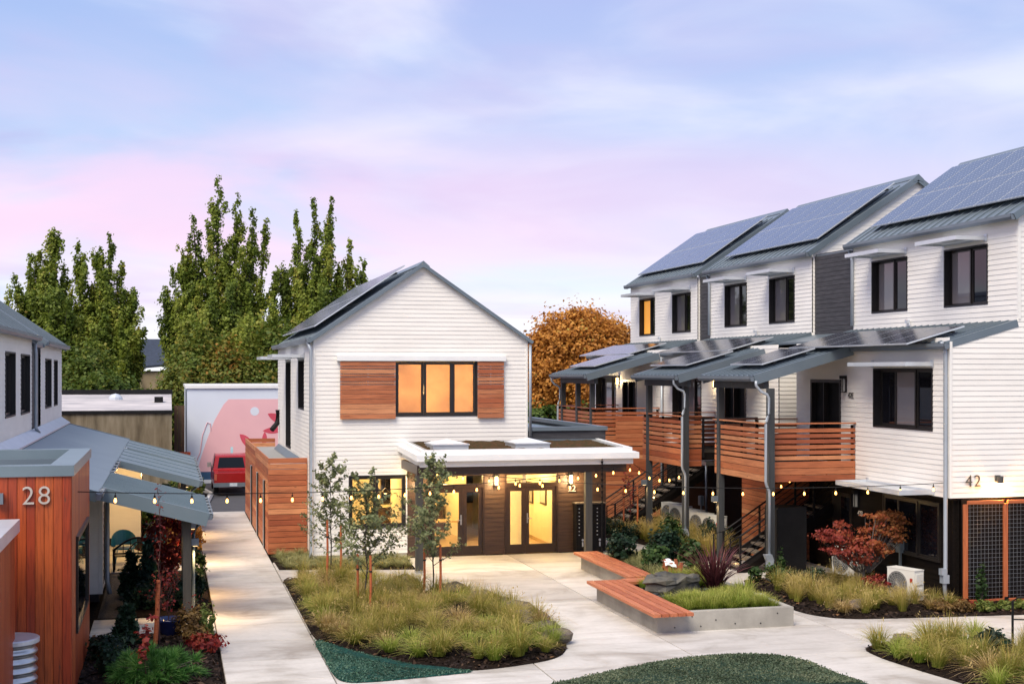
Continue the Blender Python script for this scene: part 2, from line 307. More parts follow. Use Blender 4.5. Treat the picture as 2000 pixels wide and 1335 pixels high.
# ------------------------------------------------------------------ geometry helpers
WLOC = {}
def wl(o): return WLOC[o.name] if o is not None else Vector((0, 0, 0))
def link(o, parent, loc):
    COL.objects.link(o); loc = Vector(loc)
    WLOC[o.name] = loc
    if parent is not None:
        o.parent = parent; o.location = loc - wl(parent)
    else: o.location = loc
    return o
def props(o, label=None, cat=None, group=None, kind=None):
    for k, v in (('label', label), ('category', cat), ('group', group), ('kind', kind)):
        if v: o[k] = v
    return o
def thing(name, loc, label, cat, group=None):
    o = bpy.data.objects.new(name, None); o.empty_display_size = .2
    link(o, None, loc); return props(o, label, cat, group)
class MB:
    def __init__(s): s.v = []; s.f = []; s.mi = []
    def add(s, vs, fs, mi=0):
        b = len(s.v); s.v += [tuple(x) for x in vs]
        for f in fs: s.f.append(tuple(b+i for i in f)); s.mi.append(mi)
    def quad(s, a, b, c, d, mi=0): s.add([a, b, c, d], [(0, 1, 2, 3)], mi)
    BF = [(0, 3, 2, 1), (4, 5, 6, 7), (0, 1, 5, 4), (1, 2, 6, 5), (2, 3, 7, 6), (3, 0, 4, 7)]
    def hexa(s, p, mi=0): s.add(p, MB.BF, mi)
    def box(s, x0, x1, y0, y1, z0, z1, mi=0):
        s.hexa([(x0, y0, z0), (x1, y0, z0), (x1, y1, z0), (x0, y1, z0), (x0, y0, z1), (x1, y0, z1), (x1, y1, z1), (x0, y1, z1)], mi)
    def fbox(s, F, u0, u1, n0, n1, z0, z1, mi=0):
        p = [F(u0, n0, z0), F(u1, n0, z0), F(u1, n1, z0), F(u0, n1, z0), F(u0, n0, z1), F(u1, n0, z1), F(u1, n1, z1), F(u0, n1, z1)]
        if F.flip: p = [p[3], p[2], p[1], p[0], p[7], p[6], p[5], p[4]]
        s.hexa(p, mi)
    def prism(s, poly, z0, z1, mi=0):
        n = len(poly); s.add([(x, y, z0) for x, y in poly]+[(x, y, z1) for x, y in poly],
            [tuple(range(n-1, -1, -1)), tuple(range(n, 2*n))]+[(i, (i+1) % n, n+(i+1) % n, n+i) for i in range(n)], mi)
    def xprism(s, F, poly, n0, n1, mi=0):      # poly in (u, z), extruded along the normal
        n = len(poly); s.add([F(u, n0, z) for u, z in poly]+[F(u, n1, z) for u, z in poly],
            [tuple(range(n-1, -1, -1)), tuple(range(n, 2*n))]+[(i, (i+1) % n, n+(i+1) % n, n+i) for i in range(n)], mi)
    def tube(s, path, r, n=8, mi=0, cap=True):
        P_ = [Vector(p) for p in path]; rs = r if isinstance(r, (list, tuple)) else [r]*len(P_)
        b = len(s.v); k = len(P_)
        for i, p in enumerate(P_):
            t = (P_[min(i+1, k-1)]-P_[max(i-1, 0)])
            if t.length < 1e-6: t = Vector((0, 0, 1))
            t.normalize(); a = Vector((0, 0, 1)) if abs(t.z) < .95 else Vector((1, 0, 0))
            e1 = t.cross(a).normalized(); e2 = t.cross(e1)
            for j in range(n):
                an = 2*PI*j/n; s.v.append(tuple(p+e1*(rs[i]*math.cos(an))+e2*(rs[i]*math.sin(an))))
        for i in range(k-1):
            for j in range(n):
                s.f.append((b+i*n+j, b+i*n+(j+1) % n, b+(i+1)*n+(j+1) % n, b+(i+1)*n+j)); s.mi.append(mi)
        if cap:
            s.f.append(tuple(b+j for j in range(n-1, -1, -1))); s.mi.append(mi)
            s.f.append(tuple(b+(k-1)*n+j for j in range(n))); s.mi.append(mi)
    def lathe(s, prof, c, n=16, mi=0, axis='z'):
        b = len(s.v); c = Vector(c)
        for r, h in prof:
            for j in range(n):
                an = 2*PI*j/n; a_, b_ = r*math.cos(an), r*math.sin(an)
                p = Vector((a_, b_, h)) if axis == 'z' else (Vector((h, a_, b_)) if axis == 'x' else Vector((a_, h, b_)))
                s.v.append(tuple(c+p))
        for i in range(len(prof)-1):
            for j in range(n):
                s.f.append((b+i*n+j, b+i*n+(j+1) % n, b+(i+1)*n+(j+1) % n, b+(i+1)*n+j)); s.mi.append(mi)
class Fr:                                       # facade frame: u along the wall, n outward, z up
    def __init__(s, o, d, n):
        s.o = o; s.d = d; s.n = n; s.flip = (d[0]*n[1]-d[1]*n[0]) < 0
    def __call__(s, u, n, z): return (s.o[0]+s.d[0]*u+s.n[0]*n, s.o[1]+s.d[1]*u+s.n[1]*n, z)
    def off(s, k): return Fr((s.o[0]+s.n[0]*k, s.o[1]+s.n[1]*k), s.d, s.n)
def obj(name, mb, mats, parent=None, loc=None, smooth=False, **kw):
    if loc is None: loc = wl(parent) if parent is not None else (0, 0, 0)
    loc = Vector(loc); me = bpy.data.meshes.new(name)
    me.from_pydata([(a-loc.x, b-loc.y, c-loc.z) for a, b, c in mb.v], [], mb.f)
    mats = mats if isinstance(mats, (list, tuple)) else [mats]
    for m in mats: me.materials.append(m)
    if any(mb.mi): me.polygons.foreach_set('material_index', mb.mi)
    if smooth: me.polygons.foreach_set('use_smooth', [True]*len(me.polygons))
    me.update(); o = bpy.data.objects.new(name, me); link(o, parent, loc); return props(o, **kw)
PK = {}
def plank(parent, name, c, dims, mat, rot=(0, 0, 0), jit=0, **kw):
    key = (tuple(round(x, 3) for x in dims), mat.name)
    if key not in PK:
        a, b, h = [x/2 for x in dims]; e = min(.004, b*.3, h*.3); mb = MB()
        # box with slightly eased long edges
        pr = [(-b+e, -h), (b-e, -h), (b, -h+e), (b, h-e), (b-e, h), (-b+e, h), (-b, h-e), (-b, -h+e)]
        n = 8; mb.add([(-a, y, z) for y, z in pr]+[(a, y, z) for y, z in pr], [tuple(range(n-1, -1, -1)), tuple(range(n, 16))]+[(i, (i+1) % n, n+(i+1) % n, n+i) for i in range(n)])
        me = bpy.data.meshes.new(name); me.from_pydata(mb.v, [], mb.f); me.materials.append(mat); PK[key] = me
    o = bpy.data.objects.new(name, PK[key]); link(o, parent, c); o.rotation_euler = rot; return props(o, **kw)
def copy_mesh(src, parent, loc, rot=None):
    o = src.copy(); o.parent = None; link(o, parent, loc)
    if rot: o.rotation_euler = rot
    return o
def copy_tree(root, loc, rotz=None, label=None, scale=None):
    def cp(o, par):
        c = o.copy(); COL.objects.link(c); c.parent = par
        for ch in list(o.children): cp(ch, c)
        return c
    r = cp(root, None); r.location = loc
    if rotz is not None: r.rotation_euler = (0, 0, rotz)
    if scale: r.scale = (scale,)*3 if isinstance(scale, (int, float)) else scale
    if label: r['label'] = label
    return r
def light(kind, parent, loc, energy, col=(1, .72, .38), size=.08, **k):
    l = bpy.data.lights.new('lamp_light', kind); l.energy = energy; l.color = col
    if kind in ('POINT', 'SPOT'): l.shadow_soft_size = size
    if kind == 'AREA': l.size = size
    for a, b in k.items(): setattr(l, a, b)
    o = bpy.data.objects.new('lamp_light', l); link(o, parent, loc); return o

def siding(parent, F, u0, u1, z0, z1, holes=(), mat=None, course=.135, prof=None, name='siding', t=.011):
    mb = MB(); z = z0; n = 0
    while z < z1-.004:
        zb = min(z+course, z1)
        cuts = sorted({z, zb}|{c for h in holes for c in h[2:4] if z+.002 < c < zb-.002})
        for a, b in zip(cuts, cuts[1:]):
            la, ra = (u0, u1) if prof is None else prof(a)
            lb, rb = (u0, u1) if prof is None else prof(b)
            iv = [(la, ra, lb, rb)]
            for h in holes:
                if h[2] < (a+b)/2 < h[3]:
                    nv = []
                    for (x0, x1, y0, y1) in iv:
                        if h[1] <= x0 or h[0] >= x1: nv.append((x0, x1, y0, y1)); continue
                        if h[0] > x0: nv.append((x0, h[0], y0, h[0]))
                        if h[1] < x1: nv.append((h[1], x1, h[1], y1))
                    iv = nv
            oa = t*(1-(a-z)/course)+.002; ob = t*(1-(b-z)/course)+.002
            for (x0, x1, y0, y1) in iv:
                if x1-x0 < .003 and y1-y0 < .003: continue
                mb.quad(F(x0, oa, a), F(x1, oa, a), F(y1, ob, b), F(y0, ob, b))
                if a == z: mb.quad(F(x0, 0, a), F(x1, 0, a), F(x1, oa, a), F(x0, oa, a))
        z = zb
    return obj(name, mb, mat or M['siding'], parent, kind='stuff')
def window(parent, F, ua, ub, za, zb, splits=(.5,), depth=.2, glass=None, proud=.02, fw=.05, frame=None, order=None, sill=True):
    fm = frame or M['frame']; ws = MB(); e = .03
    for (a, b, c, d_) in ((ua-e, ua+.012, za-e, zb+e), (ub-.012, ub+e, za-e, zb+e), (ua+.012, ub-.012, zb-.012, zb+e), (ua+.012, ub-.012, za-e, za+.012)):
        ws.fbox(F, a, b, -depth, proud, c, d_)
    wo = obj('window', ws, M['reveal'] if depth > .12 else fm, parent)
    U = [ua+.012]+[ua+s*(ub-ua) for s in splits]+[ub-.012]
    for i in range(len(U)-1):
        a, b = U[i]+.002, U[i+1]-.002; sm = MB(); k = i % 2
        n0, n1 = -depth+.01+.03*k, -depth+.06+.03*k
        for (p, q, r_, s_) in ((a, a+fw, za+.014, zb-.014), (b-fw, b, za+.014, zb-.014), (a+fw, b-fw, zb-.014-fw, zb-.014), (a+fw, b-fw, za+.014, za+.014+fw)):
            sm.fbox(F, p, q, n0, n1, r_, s_)
        obj('sash', sm, fm, wo)
        pn = MB(); pn.fbox(F, a+fw, b-fw, n0+.015, n0+.025, za+.014+fw, zb-.014-fw)
        g = glass[i] if isinstance(glass, (list, tuple)) else glass
        obj('pane', pn, g or M['darkglass'], wo)
    return wo
def solid_back(parent, F, u0, u1, z0, z1, n=-.32, name='core', mat=None, th=.05):
    mb = MB(); mb.fbox(F, u0, u1, n-th, n, z0, z1); return obj(name, mb, mat or M['reveal'], parent)
def numeral(parent, F, txt, u, z, h, mat, depth=.02, n=.016, gap=.62):
    up = Vector((0, 0, 1)); nn = Vector((*F.n, 0)); dd = up.cross(nn)
    sgn = 1 if dd.dot(Vector((*F.d, 0))) > 0 else -1
    for i, ch in enumerate(txt):
        cu = bpy.data.curves.new('numeral', 'FONT'); cu.body = ch; cu.size = h/.72; cu.extrude = depth/2; cu.offset = -.012*h if h > .2 else 0
        to = bpy.data.objects.new('tmp', cu); COL.objects.link(to); bpy.context.view_layer.update()
        me = bpy.data.meshes.new_from_object(to.evaluated_get(bpy.context.evaluated_depsgraph_get()))
        bpy.data.objects.remove(to); me.materials.clear(); me.materials.append(mat); me.name = 'numeral'
        o = bpy.data.objects.new('numeral', me); p = F(u+sgn*i*h*gap, n+depth/2, z); link(o, parent, p)
        o.rotation_euler = Matrix((dd, up, nn)).transposed().to_euler()
def roof_slope(parent, y0, y1, xl, zl, xh, zh, mat=None, th=.07, seam=.4, name='roof', rake=.13, short=0, sw=.03, sh=.035, seammat=None):
    mat = mat or M['roof']; mb = MB(); dx, dz = xh-xl, zh-zl; L = math.hypot(dx, dz); nx, nz = -dz/L, dx/L
    if nz < 0: nx, nz = -nx, -nz
    mb.hexa([(xl, y0, zl), (xh, y0, zh), (xh, y1, zh), (xl, y1, zl), (xl+nx*th, y0, zl+nz*th), (xh+nx*th, y0, zh+nz*th), (xh+nx*th, y1, zh+nz*th), (xl+nx*th, y1, zl+nz*th)])
    if rake:
        for (a, b) in ((y0-.02, y0+.07), (y1-.07, y1+.02)):
            mb.hexa([(xl-nx*rake, a, zl-nz*rake), (xh-nx*rake, a, zh-nz*rake), (xh-nx*rake, b, zh-nz*rake), (xl-nx*rake, b, zl-nz*rake),
                     (xl+nx*(th+.025), a, zl+nz*(th+.025)), (xh+nx*(th+.025), a, zh+nz*(th+.025)), (xh+nx*(th+.025), b, zh+nz*(th+.025)), (xl+nx*(th+.025), b, zl+nz*(th+.025))])
    ro = obj(name, mb, mat, parent)
    if seam:
        k = max(1, int(round((y1-y0)/seam))); ang = -math.atan2(dz, dx)
        for i in range(1, k):
            y = y0+(y1-y0)*i/k; t = .5-short/2/L
            plank(ro, 'seam', (xl+dx*t+nx*(th+sh/2), y, zl+dz*t+nz*(th+sh/2)), (L-.01-short, sw, sh), seammat or mat, (0, ang, 0))
    return ro, (nx, nz), th
PVM = {}
def solar(parent, xl, zl, dx, dz, y0, cols, rows, w=1.03, l=1.66, mat='pv', lift=.14, gap=.02, rails=True):
    """rows of panels starting at (xl, zl), running up the slope direction (dx, dz) and along +Y from y0"""
    L = math.hypot(dx, dz); ux, uz = dx/L, dz/L; nx, nz = -uz, ux
    if nz < 0: nx, nz = -nx, -nz
    key = (w, l, mat)
    if key not in PVM:
        mb = MB(); mb.box(-l/2, l/2, -w/2, w/2, -.02, .016, 0)
        f = .018; mb.box(-l/2+f, l/2-f, -w/2+f, w/2-f, .0165, .02, 1)
        me = bpy.data.meshes.new('solar_panel'); me.from_pydata(mb.v, [], mb.f); me.materials.append(M['alu']); me.materials.append(M[mat]); me.polygons.foreach_set('material_index', mb.mi); PVM[key] = me
    ang = -math.atan2(dz, dx)
    for r_ in range(rows):
        for c_ in range(cols):
            t = (r_+.5)*(l+gap); y = y0+(c_+.5)*(w+gap)
            o = bpy.data.objects.new('solar_panel', PVM[key])
            link(o, parent, (xl+ux*t+nx*lift, y, zl+uz*t+nz*lift)); o.rotation_euler = (0, ang if ux > 0 else ang, 0)
    if rails:
        for r_ in range(rows):
            for q in (.22, .78):
                t = (r_+q)*(l+gap)
                plank(parent, 'panel_rail', (xl+ux*t+nx*(lift-.05), y0+cols*(w+gap)/2, zl+uz*t+nz*(lift-.05)), (cols*(w+gap)+.1, .05, .05), M['black'], (0, 0, R(90)))
def gutter(parent, y0, y1, x, z, side, mat=None, w=.13, h=.14):
    """K-style gutter along Y; side=-1 opens out towards -X"""
    s = side; p = [(x, z), (x+s*w*.7, z), (x+s*w, z+h*.45), (x+s*w, z+h), (x+s*(w-.02), z+h), (x+s*(w-.02), z+h*.5), (x+s*w*.66, z+.02), (x+s*.02, z+.02), (x+s*.02, z+h), (x, z+h)]
    mb = MB(); n = len(p); mb.add([(a, y0, b) for a, b in p]+[(a, y1, b) for a, b in p], [(i, (i+1) % n, n+(i+1) % n, n+i) for i in range(n)])
    for y in (y0, y1-.012): mb.hexa([(p[0][0], y, z), (p[1][0], y, z), (p[3][0], y, z+h-.02), (x, y, z+h-.02), (p[0][0], y+.012, z), (p[1][0], y+.012, z), (p[3][0], y+.012, z+h-.02), (x, y+.012, z+h-.02)])
    return obj('gutter', mb, mat or M['gutter'], parent)
def downspout(parent, path, r=.045, mat=None, foot=True):
    mb = MB(); mb.tube(path, r, 8)
    o = obj('downspout', mb, mat or M['spout'], parent, smooth=True)
    return o
def sunshade(parent, F, ua, ub, z, depth=.87, th=.10):
    mb = MB()
    mb.fbox(F, ua, ub, depth-.05, depth, z, z+th); mb.fbox(F, ua, ub, .03, .08, z, z+th)
    mb.fbox(F, ua, ua+.05, .08, depth-.05, z, z+th); mb.fbox(F, ub-.05, ub, .08, depth-.05, z, z+th)
    s = obj('sunshade', mb, M['alu'], parent)
    lo = MB(); k = 7
    for i in range(k):
        a = .10+(depth-.17)*i/k; lo.fbox(F, ua+.052, ub-.052, a, a+(depth-.17)/k-.012, z+.055, z+.07)
    obj('louvre', lo, M['alu'], s)
    for u in (ua, ub): br = MB(); br.fbox(F, u-.06, u+.06, .016, .03, z-.03, z+th+.05); obj('bracket', br, M['alu'], s)
    return s
def lantern(parent_thing, F, u, z, lit=True, h=.34, w=.13, en=10, name='wall_lantern', label=None, group=None):
    t = thing(name, F(u, 0, z), label, 'lantern', group)
    mb = MB(); mb.fbox(F, u-w/2, u+w/2, .017, .035, z-h/2, z+h/2); mb.fbox(F, u-w/2-.01, u+w/2+.01, .035, .17, z+h*.32, z+h/2); mb.fbox(F, u-w/2, u+w/2, .04, .16, z-h/2, z-h/2+.02)
    for a in (-w/2, w/2-.012): mb.fbox(F, u+a, u+a+.012, .145, .16, z-h/2+.02, z+h*.32)
    obj('housing', mb, M['black'], t)
    g = MB(); g.fbox(F, u-w/2+.022, u+w/2-.022, .055, .135, z-h/2+.03, z+h*.31)
    obj('shade', g, M['lampglow'] if lit else M['acgrey'], t)
    if lit: light('POINT', t, F(u, .26, z-.05), en)
    return t

# ------------------------------------------------------------------ leaf clouds and plants
def cloud_mesh(name, pts, size, tint, mat, rs, up=.0, aspect=1.5, sizev=.4, outw=None):
    n = len(pts); d = rs.normal(size=(n, 3)); d[:, 2] += up; d /= np.linalg.norm(d, axis=1)[:, None]
    h = rs.normal(size=(n, 3)); e = np.cross(d, h); e /= np.linalg.norm(e, axis=1)[:, None]
    if outw is not None:                      # leaves turn their faces outwards and upwards, like real foliage
        nn = outw/np.maximum(np.linalg.norm(outw, axis=1), 1e-6)[:, None]*.9+np.array([0, 0, .45])+rs.normal(0, .55, (n, 3)); nn /= np.linalg.norm(nn, axis=1)[:, None]
        d = d-nn*(d*nn).sum(1)[:, None]; d /= np.linalg.norm(d, axis=1)[:, None]; e = np.cross(nn, d)
    s = size*(1+sizev*rs.uniform(-1, 1, n))[:, None]
    a = d*s*.5*aspect; b = e*s*.5
    v = np.empty((n, 4, 3)); v[:, 0] = pts-a; v[:, 1] = pts+b-a*.1; v[:, 2] = pts+a; v[:, 3] = pts-b-a*.1
    me = bpy.data.meshes.new(name); me.vertices.add(n*4); me.vertices.foreach_set('co', v.astype(np.float32).ravel())
    me.loops.add(n*4); me.loops.foreach_set('vertex_index', np.arange(n*4, dtype=np.int32))
    me.polygons.add(n); me.polygons.foreach_set('loop_start', np.arange(0, n*4, 4, dtype=np.int32)); me.polygons.foreach_set('loop_total', np.full(n, 4, dtype=np.int32))
    at = me.attributes.new('tint', 'FLOAT', 'FACE'); at.data.foreach_set('value', np.clip(tint, 0, 1).astype(np.float32))
    me.materials.append(mat); me.update(calc_edges=True); return me
def addmesh(name, me, parent, loc, **kw):
    o = bpy.data.objects.new(name, me); link(o, parent, loc); return props(o, **kw)
def spire_tree(loc, spires, n, leaf, mat, seed, label, cat='tree', group=None, trunk_r=.25, warm=0):
    """upright tree: several leaders, each with many ascending leafy side branches. spires: (dx, dy, z0, ztop, radius, lean)"""
    rs = np.random.default_rng(seed); t = thing('tree', loc, label, cat, group); L = Vector(loc)
    tr = MB(); B = []
    def bez(a, b, c_, q): return np.outer((1-q)**2, a)+np.outer(2*q*(1-q), b)+np.outer(q**2, c_)
    for s in spires:
        dx, dy, z0, z1, rad, lean = s; H = z1-z0
        base = np.array([dx*.10, dy*.10, max(.3, z0-H*.25)]); mid = np.array([dx*.85, dy*.85, z0+H*.22]); tip = np.array([dx+lean, dy, z1])
        q = np.linspace(0, .95, 7); tr.tube([L+Vector(a) for a in bez(base, mid, tip, q)], [trunk_r*.5*(1-x)+.025 for x in q], 5)
        up_ = bez(base, mid, tip, np.array([.62, .82, 1.0])); B.append((up_[0], up_[1], up_[2], .13, H*.40, rs.uniform(0, 1)))
        for k in range(int(15+H*1.9)):
            q0 = rs.beta(1.0, 1.25)*.86+.06; p0 = bez(base, mid, tip, np.array([q0]))[0]; a = rs.uniform(0, 2*PI)
            reach = rad*2.1*(1-q0)**.85*rs.uniform(.35, 1.2)+.10; rise = min(reach*rs.uniform(1.7, 3.2)+.5, z1-p0[2]-.1); rise = max(rise, .35)
            e_ = np.array([math.cos(a), math.sin(a), 0]); p1 = p0+e_*reach*.8+np.array([0, 0, rise*.35]); p2 = p0+e_*reach+np.array([0, 0, rise])
            B.append((p0, p1, p2, .13+.075*rad*(1-q0), math.hypot(reach, rise), rs.uniform(0, 1)))
            bp = bez(p0, p1, p2, np.array([0, .33, .66, .95])); tr.tube([L+Vector(x) for x in bp], [.055, .038, .022, .010], 4, cap=False)
    wt = np.array([b[4]*(b[3]+.08) for b in B]); wt /= wt.sum(); P_ = []; T_ = []; O_ = []
    for b, w_ in zip(B, wt):
        m = max(6, int(n*w_)); q = rs.beta(1.5, 1.05, m)*.94+.08; c_ = bez(b[0], b[1], b[2], q)
        nc = max(3, int(b[4]*2.6)); cl = np.floor(q*nc).astype(int); sh = rs.normal(0, b[3]*.8, (nc+2, 3)); c_ = c_+sh[cl]
        off = rs.normal(size=(m, 3))*(b[3]*(1.15-.55*q))[:, None]*np.array([1, 1, 1.5]); P_.append(c_+off)
        O_.append(off+np.array([b[2][0]-b[0][0], b[2][1]-b[0][1], 0])*.25)
        T_.append(b[5]*.55+rs.uniform(0, .3, nc+2)[cl]+rs.normal(0, .12, m)+warm*rs.uniform(0, 1, m))
    tr.tube([L, L+Vector((0, 0, spires[0][2]))], [trunk_r, trunk_r*.7], 7); obj('trunk', tr, M['bark'], t)
    pts = np.concatenate(P_); tn = np.concatenate(T_); ow = np.concatenate(O_); k = pts[:, 2] > .4
    addmesh('crown', cloud_mesh('crown', pts[k], leaf, tn[k], mat, rs, 0.2, outw=ow[k]), t, loc); return t
def blob_crown(loc, blobs, n, leaf, mat, seed, label, name='shrub', cat='shrub', group=None, stems=6, trunk=None, shell=.55, stemmat=None, up=.3, sizev=.4, tintmap=None, crown='foliage', aspect=1.5):
    """foliage made of clumps spread through ellipsoids. blobs: (dx,dy,dz,rx,ry,rz)"""
    rs = np.random.default_rng(seed); t = thing(name, loc, label, cat, group); L = Vector(loc)
    P_ = []; T_ = []; O_ = []; tr = MB(); vol = np.array([b[3]*b[4]*b[5] for b in blobs])**.75; vol /= vol.sum()
    for b, wt in zip(blobs, vol):
        nc = max(14, int(26+n*wt/55)); dirs = rs.normal(size=(nc, 3)); dirs /= np.linalg.norm(dirs, axis=1)[:, None]
        rad = (shell+(1-shell)*rs.uniform(0, 1, nc)**.6); cc = dirs*rad[:, None]*np.array(b[3:6])+np.array(b[0:3])
        m = int(n*wt); ci = rs.integers(0, nc, m); sp = .16*np.array(b[3:6])
        of = rs.normal(size=(m, 3))*sp*(.6+.7*rs.uniform(0, 1, nc)[ci])[:, None]; P_.append(cc[ci]+of); O_.append(of*1.0+(cc[ci]-np.array(b[0:3]))*.6)
        ct = rs.uniform(0, 1, nc)**1.2*.8
        if tintmap is not None: ct = np.clip(tintmap+ct*.35-.15, 0, 1) if not callable(tintmap) else np.clip(tintmap(cc)+ct*.35-.15, 0, 1)
        T_.append(ct[ci]+rs.normal(0, .14, m))
        for i in range(0, nc, max(1, nc//max(1, stems))):
            c0 = np.array([b[0]*.2, b[1]*.2, max(0, b[2]-b[5]*1.0) if trunk is None else trunk[0]])
            mid = (c0+cc[i])/2+np.array([0, 0, .12*b[5]])
            tr.tube([L+Vector(c0), L+Vector(mid), L+Vector(cc[i])], [max(.008, .03*b[5]), max(.006, .02*b[5]), .005], 4, cap=False)
    if trunk: tr.tube([L, L+Vector((0, 0, trunk[0]*1.15))], [trunk[1], trunk[1]*.75], 7)
    pts = np.concatenate(P_); tn = np.concatenate(T_); k = pts[:, 2] > .01; ow = np.concatenate(O_)[k]; pts, tn = pts[k], tn[k]
    if tr.v: obj('trunk' if trunk else 'stem', tr, stemmat or M['bark'], t)
    addmesh(crown, cloud_mesh(crown, pts, leaf, tn, mat, rs, up, aspect, sizev, ow), t, loc); return t
def blades_mesh(name, n, h, spread, wdt, mat, seed, base_r=.08, tipdark=False, droop=.5, tint0=.05, tint1=.9, seg=4, seedheads=0):
    rs = np.random.default_rng(seed); V = []; F_ = []; T_ = []
    for i in range(n):
        a = rs.uniform(0, 2*PI); r0 = base_r*math.sqrt(rs.uniform(0, 1)); hh = h*rs.uniform(.55, 1.1); sp = spread*rs.uniform(.15, 1.15)
        a2 = a+rs.normal(0, .5); side = np.array([-math.sin(a2), math.cos(a2), 0]); tw = rs.uniform(-.35, .35); tb = rs.normal(0, .12)
        for k in range(seg+1):
            q = k/seg; out_ = sp*(q**1.6); z = hh*(q-droop*.5*q**3*(sp/max(spread, 1e-3)))
            p = np.array([r0*math.cos(a)+out_*math.cos(a2), r0*math.sin(a)+out_*math.sin(a2), max(z, .01)])
            ww = wdt*(1-q**1.8*.92)*.5; s_ = side*math.cos(tw)+np.array([0, 0, math.sin(tw)])
            V += [p-s_*ww, p+s_*ww]
            if k < seg:
                b = len(V)-2; F_.append((b, b+1, b+3, b+2)); T_.append(tint0+(tint1-tint0)*(q+.12)+tb)
        if i < seedheads:
            tp = V[-1]
            for j in range(3):
                p = tp+rs.normal(0, .03, 3); e = np.array([.012, 0, .02]); b = len(V); V += [p-e, p+e*np.array([1, 1, -1]), p+e, p+np.array([0, .012, 0])]; F_.append((b, b+1, b+2, b+3)); T_.append(.95)
    me = bpy.data.meshes.new(name); me.from_pydata([tuple(x) for x in V], [], F_)
    at = me.attributes.new('tint', 'FLOAT', 'FACE'); at.data.foreach_set('value', np.clip(np.array(T_), 0, 1).astype(np.float32)); me.materials.append(mat); return me
def smooth_loop(pts, k=6):
    n = len(pts); out_ = []
    for i in range(n):
        p0, p1, p2, p3 = [np.array(pts[(i+j-1) % n], float) for j in range(4)]
        for s in range(k):
            t = s/k; out_.append(tuple(.5*((2*p1)+(-p0+p2)*t+(2*p0-5*p1+4*p2-p3)*t*t+(-p0+3*p1-3*p2+p3)*t**3)))
    return out_
def inside(p, poly):
    x, y = p; c_ = False; j = len(poly)-1
    for i in range(len(poly)):
        xi, yi = poly[i]; xj, yj = poly[j]
        if (yi > y) != (yj > y) and x < (xj-xi)*(y-yi)/(yj-yi)+xi: c_ = not c_
        j = i
    return c_
def edge_dist(p, poly):
    P_ = np.array(poly); Q = np.roll(P_, -1, 0); d_ = Q-P_; t = np.clip(((np.array(p)-P_)*d_).sum(1)/np.maximum((d_**2).sum(1), 1e-9), 0, 1)
    return float(np.min(np.linalg.norm(P_+d_*t[:, None]-np.array(p), axis=1)))
def bed(name, pts, mat, h=.10, z0=.006, sm=True, rough=.03, seed=1, rampd=.5, **kw):
    """gently mounded sheet of soil inside an outline (smooth)"""
    poly = smooth_loop(pts) if sm else pts; mb = MB(); rs = random.Random(seed)
    c0 = np.mean(np.array(poly), 0); n = len(poly); rings = [1, .985, .94, .85, .7, .5, .25]
    b = 0; idx = []
    for k, f in enumerate(rings):
        row = []
        for (x, y) in poly:
            px, py = c0[0]+(x-c0[0])*f, c0[1]+(y-c0[1])*f
            z = z0 if k == 0 else z0+.012+h*min(1, (1-f)/rampd)**.7+rs.uniform(-rough, rough)*min(1, (1-f)*4)
            row.append(len(mb.v)); mb.v.append((px, py, z))
        idx.append(row)
    for k in range(len(rings)-1):
        for i in range(n):
            j = (i+1) % n; mb.f.append((idx[k][i], idx[k][j], idx[k+1][j], idx[k+1][i])); mb.mi.append(0)
    cidx = len(mb.v); mb.v.append((c0[0], c0[1], z0+h))
    for i in range(n): mb.f.append((idx[-1][i], idx[-1][(i+1) % n], cidx)); mb.mi.append(0)
    o = obj(name, mb, mat, None, smooth=True, kind=kw.pop('kind', 'structure'), **kw); return o, poly, h

# ================================================================== GROUND
g = MB(); g.box(-600, 700, -80, 1500, -.4, -.16); obj('ground', g, M['ground'], None, kind='structure')
g = MB(); g.box(-30, 60, 54.3, 82, -.16, -.06); obj('parking_lot', g, M['asphalt'], None, kind='structure')
g = MB(); g.box(-12, 30, 10, 54.25, -.16, -.075); base_o = obj('paving_base', g, M['soil'], None, kind='structure')
def slabs(name, xs, ys, skip=lambda x, y: False):
    root = bpy.data.objects.new(name, None); link(root, None, (xs[0], ys[0], 0)); root['kind'] = 'structure'
    me0 = None
    for i in range(len(xs)-1):
        for j in range(len(ys)-1):
            x0, x1, y0, y1 = xs[i]+.012, xs[i+1]-.012, ys[j]+.012, ys[j+1]-.012
            if skip((x0+x1)/2, (y0+y1)/2): continue
            mb = MB(); e = .008
            mb.hexa([(x0, y0, -.08), (x1, y0, -.08), (x1, y1, -.08), (x0, y1, -.08), (x0, y0, -e), (x1, y0, -e), (x1, y1, -e), (x0, y1, -e)])
            mb.hexa([(x0, y0, -e), (x1, y0, -e), (x1, y1, -e), (x0, y1, -e), (x0+e, y0+e, 0), (x1-e, y0+e, 0), (x1-e, y1-e, 0), (x0+e, y1-e, 0)])
            obj('slab', mb, M['slab'], root, loc=((x0+x1)/2, (y0+y1)/2, 0))
    return root
ypath = [16.0, 18.6, 20.6, 22.6, 24.4, 26.15, 28.05, 30.1, 31.65, 33.4, 35.28, 37.1, 39.1, 41.04, 43.2, 45.3, 47.6, 49.9, 52.2, 54.2]
slabs('path', [.98, 2.91], ypath)
slabs('plaza', [2.91, 6.76, 10.0, 14.0, 17.4, 21.4], [14, 17.4, 20.9, 24.05, 26.72, 30.98, 36.18, 39.46], lambda x, y: x > 14 and y > 32)
slabs('walkway', [13.2, 15.2], [36.18, 40, 44, 48, 53])
slabs('entry_path', [-1.66, .98], [29.45, 31.35])
slabs('patio', [-3.6, .98], [38.6, 40.35, 42.4, 44.6])

